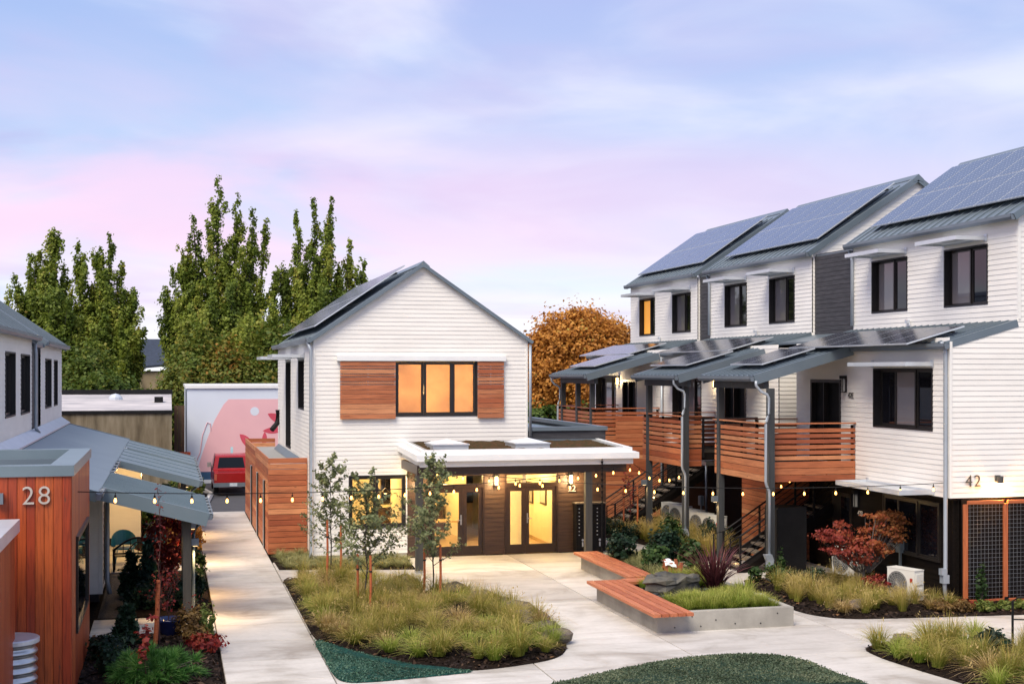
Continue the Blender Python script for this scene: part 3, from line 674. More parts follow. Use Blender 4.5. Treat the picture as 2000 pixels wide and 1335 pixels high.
# ================================================================== MIDDLE HOUSE
HF = Fr((0, 39.4), (1, 0), (0, -1)); HS = Fr((4.11, 0), (0, 1), (-1, 0)); HR = Fr((10.62, 0), (0, 1), (1, 0))
hs = thing('white_house', (7.4, 39.4, 0), 'white two storey gabled house with cedar shutters in the middle of the courtyard', 'house')
def gprof(z):
    k = 2.24/3.31
    return (4.11, 10.62) if z <= 6.55 else (4.11+(z-6.55)/k, 10.62-(z-6.55)/k)
upper_win = (6.55, 9.02, 4.27, 5.88); low_win = (5.17, 6.82, .97, 2.47)
siding(hs, HF, 4.11, 10.62, .16, 8.74, [upper_win, low_win, (6.9, 11, -1, 3.46)], prof=gprof, course=.128)
side_holes = [(47.0, 48.9, 2.9, 5.9), (42.25, 44.1, 4.4, 5.93)]
siding(hs, HS, 39.4, 52.6, .16, 6.5, side_holes, course=.128)
f = MB(); f.fbox(HF, 4.13, 6.88, -.1, -.005, 0, .16); f.fbox(HS, 39.42, 52.6, -.1, -.005, 0, .16); obj('foundation', f, M['conc_wall'], hs)
for (a, b, c_) in ((4.10, 4.16, .16), (10.57, 10.63, 3.46)): cb = MB(); cb.fbox(HF, a, b, -.06, .022, c_, 6.52); obj('corner_board', cb, M['trim'], hs)
rb = MB(); rb.box(10.5, 10.61, 39.5, 52.6, 0, 6.5); rb.box(4.2, 10.5, 52.5, 52.6, 0, 6.6); obj('rear_wall', rb, M['trim'], hs)
up = MB(); up.box(4.2, 10.5, 39.46, 39.5, 2.75, 4.24); up.box(4.2, 10.5, 39.46, 39.5, 5.92, 6.6); up.box(4.2, 6.5, 39.46, 39.5, 4.24, 5.92); up.box(9.06, 10.5, 39.46, 39.5, 4.24, 5.92)
up.box(4.2, 6.85, 39.46, 39.5, 2.5, 2.75); up.box(4.2, 5.13, 39.46, 39.5, 0, 2.5); up.box(5.13, 6.85, 39.46, 39.5, 0, .93)
obj('inner_lining', up, M['plaster'], hs)
atc = MB(); atc.box(4.2, 10.5, 39.6, 52.5, 6.45, 6.5); atc.box(4.2, 10.5, 39.6, 52.5, 2.72, 2.75); obj('ceiling', atc, M['plaster'], hs)
# roof
roof_slope(hs, 39.26, 52.9, 3.98, 6.44, 7.365, 8.74, seam=.55, th=.05, rake=.02, short=.25)
roof_slope(hs, 39.26, 52.9, 10.75, 6.44, 7.365, 8.74, seam=.55, th=.05, rake=.02, short=.25)
def ridge_cap(h, xr, zr, y0, y1, k=.68, up=.10, dn=.06):
    q = MB(); pr = [(xr, zr-dn), (xr+.17, zr-.17*k-.01), (xr+.19, zr-.19*k+up), (xr, zr+up+.035), (xr-.19, zr-.19*k+up), (xr-.17, zr-.17*k-.01)]
    n = 6; q.add([(a, y0, b) for a, b in pr]+[(a, y1, b) for a, b in pr], [tuple(range(n-1, -1, -1)), tuple(range(n, 2*n))]+[(i, (i+1) % n, n+(i+1) % n, n+i) for i in range(n)]); return obj('ridge_cap', q, M['roof'], h)
ridge_cap(hs, 7.365, 8.76, 39.235, 52.93)
gutter(hs, 39.25, 52.85, 3.99, 6.43, -1)
downspout(hs, [(3.93, 39.34, 6.45), (4.02, 39.32, 6.2), (4.02, 39.32, .3), (3.99, 39.25, .12)], .048)
downspout(hs, [(10.70, 39.34, 6.4), (10.70, 39.34, 3.6)], .045)
solar(hs, 4.28, 6.82, 3.385, 2.3, 40.2, 11, 2, mat='pvdark', lift=.14)
bs = MB(); bs.tube([(4.05, 51.9, 4.1), (4.02, 51.9, 3.6), (3.8, 51.7, 3.35)], .1, 8); obj('vent_pipe', bs, M['black'], hs)
# upper window: lit blinds behind three sashes
window(hs, HF, *upper_win, splits=(.345, .70), depth=.09, glass=M['glass'], proud=.025, fw=.075)
for (a, b) in ((6.60, 7.39), (7.41, 8.25), (8.27, 8.98)): bl = MB(); bl.box(a, b, 39.56, 39.565, 4.28, 5.86); obj('blind', bl, M['blind'], hs)
ub = MB(); ub.box(6.0, 6.05, 39.57, 42.5, 2.8, 6.4); ub.box(9.6, 9.65, 39.57, 42.5, 2.8, 6.4); ub.box(6.0, 9.65, 42.5, 42.55, 2.8, 6.4); obj('upper_room_wall', ub, M['plaster'], hs)
for (x, z, e) in ((7.3, 5.0, 95), (8.35, 5.4, 75)): light('POINT', hs, (x, 40.9, z), e, (1, .56, .18), .15)
window(hs, HF, *low_win, splits=(.47,), depth=.09, glass=M['glass'], proud=.025, fw=.075)
window(hs, HS, *side_holes[0], splits=(), depth=.2, glass=M['litorange'] if False else M['darkglass'], proud=.02)
window(hs, HS, *side_holes[1], splits=(), depth=.2, proud=.02)
solid_back(hs, HS, 39.6, 52.5, .1, 6.4, -.3)
sunshade(hs, HS, 46.9, 49.0, 6.0, 1.05); sunshade(hs, HS, 42.1, 44.3, 6.02, 1.0)
# header track and sliding cedar shutters
hd = MB(); hd.fbox(HF, 4.78, 9.92, .02, .14, 5.90, 6.05); obj('shutter_track', hd, M['fascia'], hs)
for (a, b, nslat) in ((4.88, 6.53, 12), (9.04, 9.86, 12)):
    sh = MB()
    for u in (a, (a+b)/2-.02, b-.04): sh.fbox(HF, u, u+.04, .045, .075, 4.25, 5.89)
    so = obj('shutter', sh, M['galv'], hs); z = 5.88; hts = [.13, .055, .12, .055, .12, .06, .14, .12, .13, .14, .13, .15, .14]
    for i, h_ in enumerate(hts):
        gap = .026 if i < 6 else .010
        plank(so, 'slat', ((a+b)/2, 39.4-.09, z-h_/2), (b-a, .03, h_), M['cedar']); z -= h_+gap
        if z < 4.3: break
# ground floor: entry wall with two glazed door sets
ew = [(7.55, 9.27, 0.02, 2.48), (9.90, 11.60, 0.02, 2.48)]
siding(hs, HF.off(.01), 6.9, 13.15, .03, 3.45, ew, M['brownwood'], .14, name='dark_boarding')
er = MB()
for (a, b) in ((6.9, 7.5), (9.32, 9.85), (11.65, 13.1)): er.box(a, b, 39.42, 39.5, 0, 3.4)
for (a, b) in ((7.5, 9.32), (9.85, 11.65)): er.box(a, b, 39.42, 39.5, 2.5, 3.4)
obj('entry_backing', er, M['char'], hs)
def door_set(u0, u1, um, hinge_left):
    fr_ = MB(); z1 = 2.48; n0, n1 = -.08, .04
    for (a, b, c_, d_) in ((u0, u0+.06, .02, z1), (u1-.06, u1, .02, z1), (u0+.06, u1-.06, z1-.05, z1), (u0+.06, u1-.06, 2.06, 2.18)): fr_.fbox(HF, a, b, n0, n1, c_, d_)
    dg = obj('door_frame', fr_, M['doorframe'], hs)
    tp = MB(); tp.fbox(HF, u0+.06, u1-.06, -.02, -.01, 2.18, z1-.05); obj('transom_pane', tp, M['glass'], dg)
    for (a, b) in ((u0+.065, um-.003), (um+.003, u1-.065)):
        lf = MB(); s = .115
        for (p, q, r_, t_) in ((a, a+s, .03, 2.055), (b-s, b, .03, 2.055), (a+s, b-s, 1.93, 2.055), (a+s, b-s, .03, .30)): lf.fbox(HF, p, q, -.05, .015, r_, t_)
        lo = obj('door_leaf', lf, M['doorframe'], dg)
        pn = MB(); pn.fbox(HF, a+s, b-s, -.02, -.01, .30, 1.93); obj('pane', pn, M['glass'], dg)
    hu = um-.06 if hinge_left else um+.06
    hm = MB(); hm.fbox(HF, hu-.02, hu+.02, .016, .03, .95, 1.25); hm.fbox(HF, hu-.015, hu+.13 if not hinge_left else hu+.015, .03, .07, 1.08, 1.105)
    if hinge_left: hm.fbox(HF, hu-.13, hu-.015, .03, .07, 1.08, 1.105)
    obj('handle', hm, M['galv'], dg)
door_set(7.55, 9.27, 8.60, True); door_set(9.90, 11.60, 10.56, False)
# lit ground floor room
rm = MB(); rm.box(4.2, 13.05, 46.5, 46.6, 0, 2.72); rm.box(4.15, 4.2, 39.6, 46.5, 0, 2.72); rm.box(13.0, 13.05, 39.6, 46.5, 0, 2.72); rm.box(9.4, 9.5, 43.0, 46.5, 0, 2.72); rm.box(6.85, 6.95, 39.6, 42.2, 0, 2.72)
rm.box(11.7, 11.8, 39.55, 46.4, 0, 2.72)
obj('interior_wall', rm, M['plaster'], hs)
fl = MB(); fl.box(4.2, 13.0, 39.5, 46.5, .0, .02); obj('interior_floor', fl, M['woodfloor'], hs)
cl = MB(); cl.box(10.5, 13.05, 39.5, 46.6, 2.74, 2.78); obj('wing_ceiling', cl, M['plaster'], hs)
for (a, b) in ((7.2, 9.2), (9.7, 11.2)):
    iw = MB(); iw.box(a, b, 46.40, 46.47, .9, 2.1); obj('interior_window', iw, M['darkglass'], hs)
ct_ = MB(); ct_.box(7.0, 9.3, 45.8, 46.35, .02, .88); obj('interior_counter', ct_, M['doorframe'], hs)
ct_ = MB(); ct_.box(6.98, 9.32, 45.77, 46.37, .88, .92); obj('counter_top', ct_, M['plaster'], hs)
for (y0, y1, z0, z1) in ((41.0, 41.7, 1.3, 2.0), (42.6, 43.6, 1.2, 1.9)):
    pf = MB(); pf.box(11.66, 11.70, y0, y1, z0, z1); po = obj('picture_frame', pf, M['doorframe'], hs); pf = MB(); pf.box(11.652, 11.659, y0+.06, y1-.06, z0+.06, z1-.06); obj('picture', pf, M['acgrey'], po)
bb = MB(); bb.box(11.67, 11.70, 39.6, 46.4, .02, .14); bb.box(4.2, 4.225, 39.6, 46.4, .02, .14); bb.box(4.23, 9.38, 46.47, 46.5, .02, .14); obj('skirting', bb, M['woodfloor'], hs)
for (x, y) in ((8.7, 42.6), (7.6, 43.4)):
    tb = MB(); tb.box(x-.6, x+.6, y-.35, y+.35, .70, .74); to = obj('interior_table', tb, M['woodfloor'], hs)
    for (a, b) in ((-.52, -.28), (.52, -.28), (-.52, .28), (.52, .28)): tb = MB(); tb.box(x+a-.03, x+a+.03, y+b-.03, y+b+.03, .02, .70); obj('table_leg', tb, M['doorframe'], to)
pt = thing('pendant_lamp', (6.1, 40.6, 1.95), 'cluster of dark pendant lamps hanging inside the lit ground floor window', 'lamp')
for (x, y, z) in ((5.98, 40.5, 2.02), (6.18, 40.7, 1.90), (6.42, 40.55, 1.86)):
    pb = MB(); pb.tube([(x, y, 2.72), (x, y, z+.14)], .008, 5); pb.lathe([(.02, .16), (.035, .13), (.06, .1), (.13, .03), (.135, .0), (.11, .01)], (x, y, z), 12); po = obj('shade', pb, M['doorframe'], pt)
    gb = MB(); gb.lathe([(.001, -.04), (.05, -.02), (.055, .02), (.02, .06)], (x, y, z), 8); obj('globe', gb, M['lampglow'], po)
for (x, y, e) in ((5.6, 41.8, 130), (8.3, 41.3, 150), (10.7, 41.3, 130), (8.0, 44.5, 110), (10.8, 44.3, 90), (12.4, 42, 10)): light('POINT', hs, (x, y, 2.45), e, (1, .66, .24), .2)
# wing with flat roof at the right rear
wg = MB(); wg.box(10.66, 13.15, 39.42, 39.5, 3.45, 3.76); wg.box(13.05, 13.15, 39.5, 48, 0, 3.76); obj('wing_wall', wg, M['charpanel'], hs)
wr = MB(); wr.box(10.66, 13.05, 39.5, 47.9, 3.62, 3.66); obj('wing_roof', wr, M['rooflight'], hs)
wc = MB(); wc.box(10.64, 13.2, 39.36, 39.6, 3.76, 3.88); wc.box(12.98, 13.2, 39.6, 48, 3.76, 3.88); wc.box(10.64, 12.98, 47.8, 48.0, 3.76, 3.88); obj('parapet_cap', wc, M['roof'], hs)
fsh = MB(); fsh.box(10.66, 12.9, 39.28, 39.39, 3.46, 3.50); obj('flashing', fsh, M['roof'], hs)
# entry canopy with planted roof
cn = obj('canopy', (lambda m: (m.box(7.0, 12.8, 36.6, 39.38, 2.97, 3.28), m)[1])(MB()), M['fascia'], hs)
def czs(y): return (y-36.2)/3.2*.11              # the roof falls gently towards the front
def side(m, x0, x1, y0, y1, z0, z1):
    m.hexa([(x0, y0, z0+czs(y0)), (x1, y0, z0+czs(y0)), (x1, y1, z0+czs(y1)), (x0, y1, z0+czs(y1)), (x0, y0, z1+czs(y0)), (x1, y0, z1+czs(y0)), (x1, y1, z1+czs(y1)), (x0, y1, z1+czs(y1))])
t1 = MB()
for (x0, x1, y0, y1) in ((6.74, 12.92, 36.30, 36.42), (6.74, 6.86, 36.42, 39.38), (12.80, 12.92, 36.42, 39.38)): side(t1, x0, x1, y0, y1, 3.265, 3.40)
obj('fascia', t1, M['fascia'], cn)
t2 = MB()
for (x0, x1, y0, y1) in ((6.60, 13.08, 36.15, 36.45), (6.60, 6.95, 36.45, 39.38), (12.78, 13.08, 36.45, 39.38)): side(t2, x0, x1, y0, y1, 3.10, 3.27)
obj('gutter_fascia', t2, M['fascia'], cn)
t3 = MB()
for (x0, x1, y0, y1) in ((6.72, 12.94, 36.28, 36.46), (6.72, 6.93, 36.46, 39.38), (12.80, 12.94, 36.46, 39.38)): side(t3, x0, x1, y0, y1, 2.93, 3.105)
obj('lower_fascia', t3, M['trim'], cn)
sdm = MB(); nn = 30
for i in range(nn):
    for j in range(nn):
        def q(a, b): return (7.0+5.62*a/nn, 36.43+2.94*b/nn, 3.355+.11*b/nn+.015*math.sin(a*1.7+b*.9)*math.sin(a*.6-b*1.3)+random.Random(a*100+b).uniform(-.02, .03))
        sdm.quad(q(i, j), q(i+1, j), q(i+1, j+1), q(i, j+1))
obj('sedum_planting', sdm, M['sedum'], cn, kind='stuff')
for (a, b) in ((6.862, 7.0), (12.62, 12.798)): ge = MB(); side(ge, a, b, 36.43, 39.36, 3.33, 3.375); obj('gravel_edge', ge, M['acgrey'], cn)
for x in (7.72, 10.12):
    sk = MB(); sk.box(x-.52, x+.50, 36.9, 38.1, 3.36, 3.50); sk.box(x-.55, x+.53, 36.87, 38.13, 3.50, 3.53); so = obj('skylight', sk, M['alu'], cn)
    dm = MB(); b4 = [(x-.50, 36.92, 3.532), (x+.48, 36.92, 3.532), (x+.48, 38.08, 3.532), (x-.50, 38.08, 3.532)]; tp = (x, 37.5, 3.66); dm.add(b4+[tp], [(0, 1, 4), (1, 2, 4), (2, 3, 4), (3, 0, 4), (3, 2, 1, 0)]); obj('dome', dm, M['skylight'], so)
bm = MB(); bm.box(6.66, 12.8, 36.46, 36.60, 2.70, 2.96); bm.box(6.7, 6.84, 36.60, 39.3, 2.70, 2.96); obj('beam', bm, M['doorframe'], cn)
for x in (6.73, 11.66):
    cp = MB(); cp.box(x-.1, x+.1, 36.44, 36.62, .05, 2.70); obj('post', cp, M['postwood'], cn)
    sb = MB(); sb.box(x-.12, x+.12, 36.38, 36.62, 0, .05); obj('post_base', sb, M['galv'], cn)
light('POINT', cn, (8.3, 38.4, 2.72), 30, (1, .62, .26), .1); light('POINT', cn, (10.8, 38.4, 2.72), 30, (1, .62, .26), .1)
rcn = thing('rain_chain', (11.98, 36.24, 3.1), 'black rain chain hanging from the front edge of the white canopy', 'rain chain')
rcm = MB(); rcm.tube([(11.98, 36.22, 3.1), (11.98, 36.22, .03)], .014, 6)
for i in range(16): rcm.lathe([(.01, -.05), (.04, .03), (.042, .04), (.012, -.03)], (11.98, 36.22, 2.98-i*.17), 8)
obj('chain', rcm, M['black'], rcn)
numeral(hs, HF, '22', 11.90, 1.88, .20, M['num_metal'], n=.03, gap=.66)
lantern(hs, HF, 9.62, 2.28, label='lit wall lantern on the dark pier between the two glass door sets', en=42)
lantern(hs, HF, 11.98, 2.28, label='lit wall lantern above the number 22 beside the mailboxes', en=42)
lantern(hs, HF, 7.22, 2.25, label='lit wall lantern left of the entry doors behind the canopy post', en=20)
mbx = thing('mailbox_cabinet', (12.45, 39.2, 0), 'tall black mailbox cabinet with rows of small locks beside the entry', 'mailbox')
mm = MB(); mm.box(12.08, 13.0, 39.0, 39.36, .06, 1.52); obj('cabinet', mm, M['black'], mbx)
mt = MB(); mt.box(12.05, 13.03, 38.97, 39.37, 1.52, 1.56); obj('lid', mt, M['step'], mbx)
for c_ in range(3):
    for r_ in range(8):
        x = 12.22+c_*.29; z = 1.38-r_*.115
        plank(mbx, 'mail_door', (x, 38.995, z), (.25, .012, .10), M['black'])
        plank(mbx, 'mail_tag', (x-.06, 38.985, z), (.035, .006, .028), M['plate'])
for x in (12.27, 12.82):
    hb = MB(); hb.lathe([(.001, -.02), (.035, -.02), (.035, 0)], (x, 38.99, .42), 10, axis='y'); hb.box(x-.02, x+.02, 38.975, 38.995, .22, .36); obj('parcel_lock', hb, M['plate'], mbx)

# cedar storage box on the left of the house
cb = thing('cedar_shed', (3.5, 41.06, 0), 'cedar plank storage shed with three doors against the white house side', 'shed')
n = 17; hp = 2.93/n
for i in range(n): plank(cb, 'plank', (3.5, 41.07, .02+hp*(i+.5)), (1.18, .025, hp-.014), M['cedar'])
core = MB(); core.box(2.96, 4.07, 41.09, 53.7, .02, 2.55); obj('core', core, M['char'], cb)
cr = MB(); cr.box(2.95, 4.08, 41.1, 53.7, 2.55, 2.60); obj('roof_membrane', cr, M['acgrey'], cb)
fl_ = MB(); fl_.hexa([(3.9, 41.1, 2.61), (4.09, 41.1, 2.61), (4.09, 52, 2.61), (3.9, 52, 2.61), (4.07, 41.1, 2.8), (4.09, 41.1, 2.8), (4.09, 52, 2.8), (4.07, 52, 2.8)]); obj('flashing', fl_, M['roof'], cb)
doors = [(42.6, 43.6), (45.9, 46.9), (49.3, 50.3)]
segs = [(41.06, 42.6), (43.6, 45.9), (46.9, 49.3), (50.3, 53.75)]
for i in range(n):
    z = .02+hp*(i+.5)
    for (a, b) in (segs if z < 2.1 else [(41.06, 47.4), (47.42, 53.75)]): plank(cb, 'plank', (2.925, (a+b)/2, z), (b-a-.006, .025, hp-.014), M['cedar'], (0, 0, R(90)))
for i in range(3): plank(cb, 'plank', (3.5, 53.72, 2.93-hp*(i+.5)), (1.15, .025, hp-.014), M['cedar']); plank(cb, 'plank', (2.955, 47.4, 2.93-hp*(i+.5)), (12.6, .02, hp-.014), M['cedar'], (0, 0, R(90)))
for (a, b) in doors:
    dm = MB(); dm.box(2.935, 2.95, a+.16, b, .06, 2.12); do = obj('door', dm, M['cedar'], cb)
    de = MB(); de.box(2.865, 2.955, a-.02, a+.26, .05, 2.16); obj('door_frame', de, M['spout'], do); de = MB(); de.box(2.87, 2.955, a-.14, a-.022, .05, 2.16); obj('door_jamb', de, M['frame'], do)

# ================================================================== RIGHT ROW OF TOWNHOUSES
X2, X3 = 18.0, 19.86
F3 = Fr((X3, 0), (0, 1), (-1, 0)); F2 = Fr((X2, 0), (0, 1), (-1, 0)); F1 = Fr((X2+.25, 0), (0, 1), (-1, 0))
SL = .278
def zlow(x): return 5.5+SL*(x-15.0)
def balcony(h, y0, y1, xb, solid_front=False, front_end=None, gate=False):
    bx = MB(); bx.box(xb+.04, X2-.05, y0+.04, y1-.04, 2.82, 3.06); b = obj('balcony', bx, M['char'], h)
    for (x, y) in ((xb+.05, y0+.05), (xb+.05, (y0+y1)/2), (xb+.05, y1-.05), ((xb+X2)/2, y0+.05), (X2-.08, y0+.05), ((xb+X2)/2, y1-.05)): plank(b, 'rail_post', (x, y, 3.60), (1.08, .06, .06), M['char'], (0, R(90), 0))
    fe = front_end or X2-.02
    z = 2.64
    rows = [.17, .17, .17]+[.104]*8; gaps = [.012, .012, .042]+[.043]*8
    for i, (hh, gp) in enumerate(zip(rows, gaps)):
        zc = z+hh/2
        if zc > 4.1: break
        plank(b, 'slat', (xb, (y0+y1)/2, zc), (y1-y0-.01, .03, hh), M['cedar'], (0, 0, R(90)))
        plank(b, 'slat', ((xb+.02+fe)/2, y0, zc), (fe-xb-.02, .03, hh), M['cedar'])
        plank(b, 'slat', ((xb+.02+X2)/2, y1, zc), (X2-xb-.04, .03, hh), M['cedar'])
        z += hh+gp
    plank(b, 'cap_rail', (xb+.01, (y0+y1)/2, 4.19), (y1-y0+.10, .14, .035), M['cedar'], (0, 0, R(90)))
    plank(b, 'cap_rail', ((xb+.09+fe)/2, y0+.01, 4.19), (fe-xb-.09, .14, .035), M['cedar'])
    plank(b, 'cap_rail', ((xb+.09+X2)/2, y1-.01, 4.19), (X2-xb-.12, .14, .035), M['cedar'])
    return b
def column(h, x, y, z1, mat='slatepost', w=.17):
    c_ = MB(); c_.box(x-w/2, x+w/2, y-w/2, y+w/2, 0, z1); return obj('column', c_, M[mat], h)
def townhouse(Y0, Y1, label, near_win, far_win, upper, door2, win2, balc, porch, lower0, first=None, litwin=None, gable=True, shade1=None, lab2=None):
    h = thing('white_townhouse', (X3, (Y0+Y1)/2, 0), label, 'townhouse', 'row of white townhouses')
    # third storey
    siding(h, F3, Y0, Y1, 6.7, 9.4, [u for u in upper], course=.128)
    solid_back(h, F3, Y0+.05, Y1-.05, 0, 9.3, -.4)
    for i, u in enumerate(upper):
        gl = [M['greyglass'], M['darkglass']] if i != litwin else [M['litorange'], M['darkglass']]
        window(h, F3, *u, splits=(.5,), depth=.24, glass=[M['darkglass'], M['greyglass']] if i != litwin else [M['darkglass'], M['litorange']], proud=.025)
        sunshade(h, F3, u[0]+.05, u[1]+.05, u[3]+.12)
    # second storey
    siding(h, F2, lower0, Y1, 2.57, 6.4, [door2, win2], course=.128)
    solid_back(h, F2, lower0+.05, Y1-.05, 2.6, 6.3, -.4)
    window(h, F2, *win2, splits=(.36, .72), depth=.24, glass=[M['darkglass'], M['greyglass'], M['darkglass']], proud=.025, fw=.06)
    sunshade(h, F2, win2[0]-.02, win2[1]+.06, win2[3]+.08, .75)
    dm = MB(); dm.fbox(F2, door2[0], door2[1], -.16, -.12, door2[2], door2[3]); do = obj('door', dm, M['black'], h)
    df = MB()
    for (a, b, c_, d_) in ((door2[0]-.05, door2[0]+.04, door2[2], door2[3]+.05), (door2[1]-.04, door2[1]+.05, door2[2], door2[3]+.05), (door2[0]+.04, door2[1]-.04, door2[3]-.04, door2[3]+.05), ((door2[0]*.45+door2[1]*.55)-.02, (door2[0]*.45+door2[1]*.55)+.02, door2[2], door2[3]-.04)): df.fbox(F2, a, b, -.12, .022, c_, d_)
    obj('door_frame', df, M['frame'], do)
    # ground storey, dark boards
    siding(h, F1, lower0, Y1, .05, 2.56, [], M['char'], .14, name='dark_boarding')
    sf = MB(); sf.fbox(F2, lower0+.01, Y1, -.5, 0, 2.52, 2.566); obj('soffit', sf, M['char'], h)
    # roofs
    roof_slope(h, Y0-.12, Y1+.12, X3-.18, 9.30, 23.58, 11.84, seam=.42, rake=.08, short=.45)
    roof_slope(h, Y0-.12, Y1+.12, 27.3, 9.30, 23.58, 11.84, seam=0, rake=.08); ridge_cap(h, 23.58, 11.86, Y0-.15, Y1+.15)
    gutter(h, Y0-.12, Y1+.12, X3-.17, 9.24, -1)
    solar(h, X3+.34, 9.42+.25, 3.72, 2.54, Y0+.10, int((Y1-Y0-.3)/1.05), 2, mat='pv', lift=.20)
    # lower roof over the room and its long arm over the balcony
    roof_slope(h, Y0 if lower0 > Y0-.5 else Y0, Y1, X2-.10, zlow(X2-.10)-.1, X3-.02, zlow(X3-.02)-.1, seam=.32, rake=.08)
    ya, yb = porch
    roof_slope(h, ya, yb, 15.0, zlow(15.0)-.1, X2-.13, zlow(X2-.13)-.1, seam=.32, rake=.17)
    gutter(h, ya, yb, 15.0, 5.32, -1)
    pbm = MB(); pbm.box(15.33, 15.47, ya+.1, yb-.1, 5.12, 5.36); obj('beam', pbm, M['slatepost'], h)
    y = ya+.3; solar(h, 15.5, zlow(15.5)+.02, 1, SL, ya+.55, max(1, int((yb-ya-.7)/1.05)), 1, l=1.64, mat='pvdark', lift=.12)
    solar(h, 17.2, zlow(17.2)+.02, 1, SL, min(ya, Y0)+.55 if ya > Y0+1 else Y0+.5, int((Y1-Y0-.9)/1.05), 1, l=1.64, mat='pvdark', lift=.12)
    balcony(h, *balc)
    return h
TA = townhouse(28.1, 36.1, 'nearest white townhouse of the right row with the number 42 on its end wall', None, None,
    [(29.35, 31.23, 7.3, 8.76), (33.1, 34.98, 7.3, 8.76)], (33.45, 35.15, 3.06, 5.31), (28.85, 31.62, 4.16, 5.64), (32.6, 36.1, 15.4), (32.55, 36.15), 28.1)
TB = townhouse(38.75, 47.0, 'middle white townhouse of the right row with the lit lamp by its balcony door', None, None,
    [(39.98, 41.84, 7.23, 8.72), (43.72, 45.6, 7.23, 8.72)], (39.7, 41.35, 3.06, 5.26), (43.4, 46.1, 3.2, 5.3), (38.7, 42.2, 15.4, False, 16.05), (38.0, 41.95), 37.3)
TC = townhouse(48.25, 56.0, 'farthest white townhouse of the right row with one orange lit upper window', None, None,
    [(48.97, 50.9, 7.16, 8.68), (52.95, 54.8, 7.14, 8.68)], (50.1, 51.7, 3.06, 5.2), (52.6, 55.2, 3.2, 5.35), (47.5, 52.3, 15.4), (47.2, 51.8), 47.0, litwin=1)
# end walls (gable fronts) facing the camera
def end_wall(h, y, lower=True, full=True, low_to=None):
    FE = Fr((0, y), (1, 0), (0, -1))
    def prof(z):
        k = 2.54/3.72
        if z > 9.45: return (X3+(z-9.45)/k+.05, max(X3+(z-9.45)/k+.06, 27.2-(z-9.45)/k))
        if z > 6.83: return (X3+.02, 27.2)
        if z > 6.31: return (X2+.02+(z-6.31)/SL, 27.2)
        return (X2+.02, 27.2)
    siding(h, FE, X2, 27.2, 2.57 if lower else 6.7, 11.85, [], prof=prof, course=.128)
    bk = MB(); bk.box(X3+.15, 27.1, y+.10, y+.14, 0, 9.4); bk.box(X2+.15, 27.1, y+.10, y+.14, 0, 6.2); obj('end_core', bk, M['char'], h); return FE
FE = end_wall(TA, 28.1); end_wall(TB, 38.75, lower=False); end_wall(TC, 48.25, lower=False)
FB = Fr((0, 37.3), (1, 0), (0, -1)); siding(TB, FB, X2+.02, 21, 2.57, 6.3, course=.128, name='end_siding')
FC = Fr((0, 47.0), (1, 0), (0, -1)); siding(TC, FC, X2+.02, 21, 2.57, 6.3, course=.128, name='end_siding')
siding(TA, FE, X2+.3, 27, .05, 2.56, [], M['char'], .14, name='dark_boarding')
for (a, c_, d_) in ((X2-.02, 2.57, 6.3), (X3-.01, 6.85, 9.3)): cbd = MB(); cbd.fbox(FE, a, a+.07, -.05, .024, c_, d_); obj('corner_board', cbd, M['trim'], TA)
# recessed dark panels between the houses
for (h, a, b) in ((TA, 36.1, 38.75), (TB, 47.0, 48.25)):
    FR = Fr((X3+.10, 0), (0, 1), (-1, 0))
    for i in range(18): plank(h, 'panel_board', FR((a+b)/2, 0, 6.72+.14*(i+.5)), (b-a, .02, .132), M['charpanel'], (0, 0, R(90)))
    rp = MB(); rp.fbox(FR, a, b, -.3, -.02, 0, 9.3); obj('recess_core', rp, M['char'], h)
    gutter(h, a+.1, b-.1, X3+.22, 9.14, -1); rr = MB(); rr.box(X3+.2, 27, a+.12, b-.12, 9.26, 9.32); obj('recess_roof', rr, M['roof'], h)
    siding(h, Fr((X3+.12, 0), (0, 1), (-1, 0)), a, b, 2.6, 6.7, course=.128, name='recess_siding')
    lr = MB(); lr.hexa([(X3-1.2, a+.02, 6.42), (X3+.3, a+.02, 6.72), (X3+.3, b-.02, 6.72), (X3-1.2, b-.02, 6.42), (X3-1.2, a+.02, 6.48), (X3+.3, a+.02, 6.8), (X3+.3, b-.02, 6.8), (X3-1.2, b-.02, 6.48)]); obj('link_roof', lr, M['roof'], h)
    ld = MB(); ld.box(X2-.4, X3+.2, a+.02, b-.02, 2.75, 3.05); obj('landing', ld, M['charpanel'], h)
    downspout(h, [(X3-.10, a+.06, 9.2), (X3-.07, a-.04, 8.9), (X3-.07, a-.04, 6.95)], .05)
for (h, y) in ((TA, 32.35), (TB, 38.25), (TC, 51.7)):      # downspouts running down the balcony columns
    yo = y-.12
    downspout(h, [(14.94, yo+.08, 5.34), (14.94, yo+.08, 5.22), (15.06, yo+.05, 5.06), (15.22, yo, 4.98), (15.27, yo, 4.88), (15.27, yo, 4.48), (15.25, yo, 4.40), (15.19, yo-.02, 4.28), (15.17, yo-.02, 4.20), (15.17, yo-.02, 2.70), (15.19, yo-.02, 2.60), (15.27, yo, 2.46), (15.29, yo, 2.36), (15.29, yo, .55)], .038)
    ft = MB(); ft.box(15.22, 15.38, yo-.07, yo+.09, .42, .62); ft.hexa([(15.20, yo-.06, .62), (15.40, yo-.06, .62), (15.40, yo+.07, .62), (15.20, yo+.07, .62), (15.13, yo-.08, .78), (15.33, yo-.08, .78), (15.33, yo+.07, .78), (15.13, yo+.07, .78)]); ft.box(15.26, 15.34, yo-.04, yo+.04, .05, .42); obj('leaf_catcher', ft, M['spout'], h)
downspout(TA, [(X2-.16, 28.2, 6.3), (X2-.09, 28.15, 6.05), (X2-.09, 28.15, .8), (X2-.13, 28.13, .6), (X2-.09, 28.13, .05)], .05)
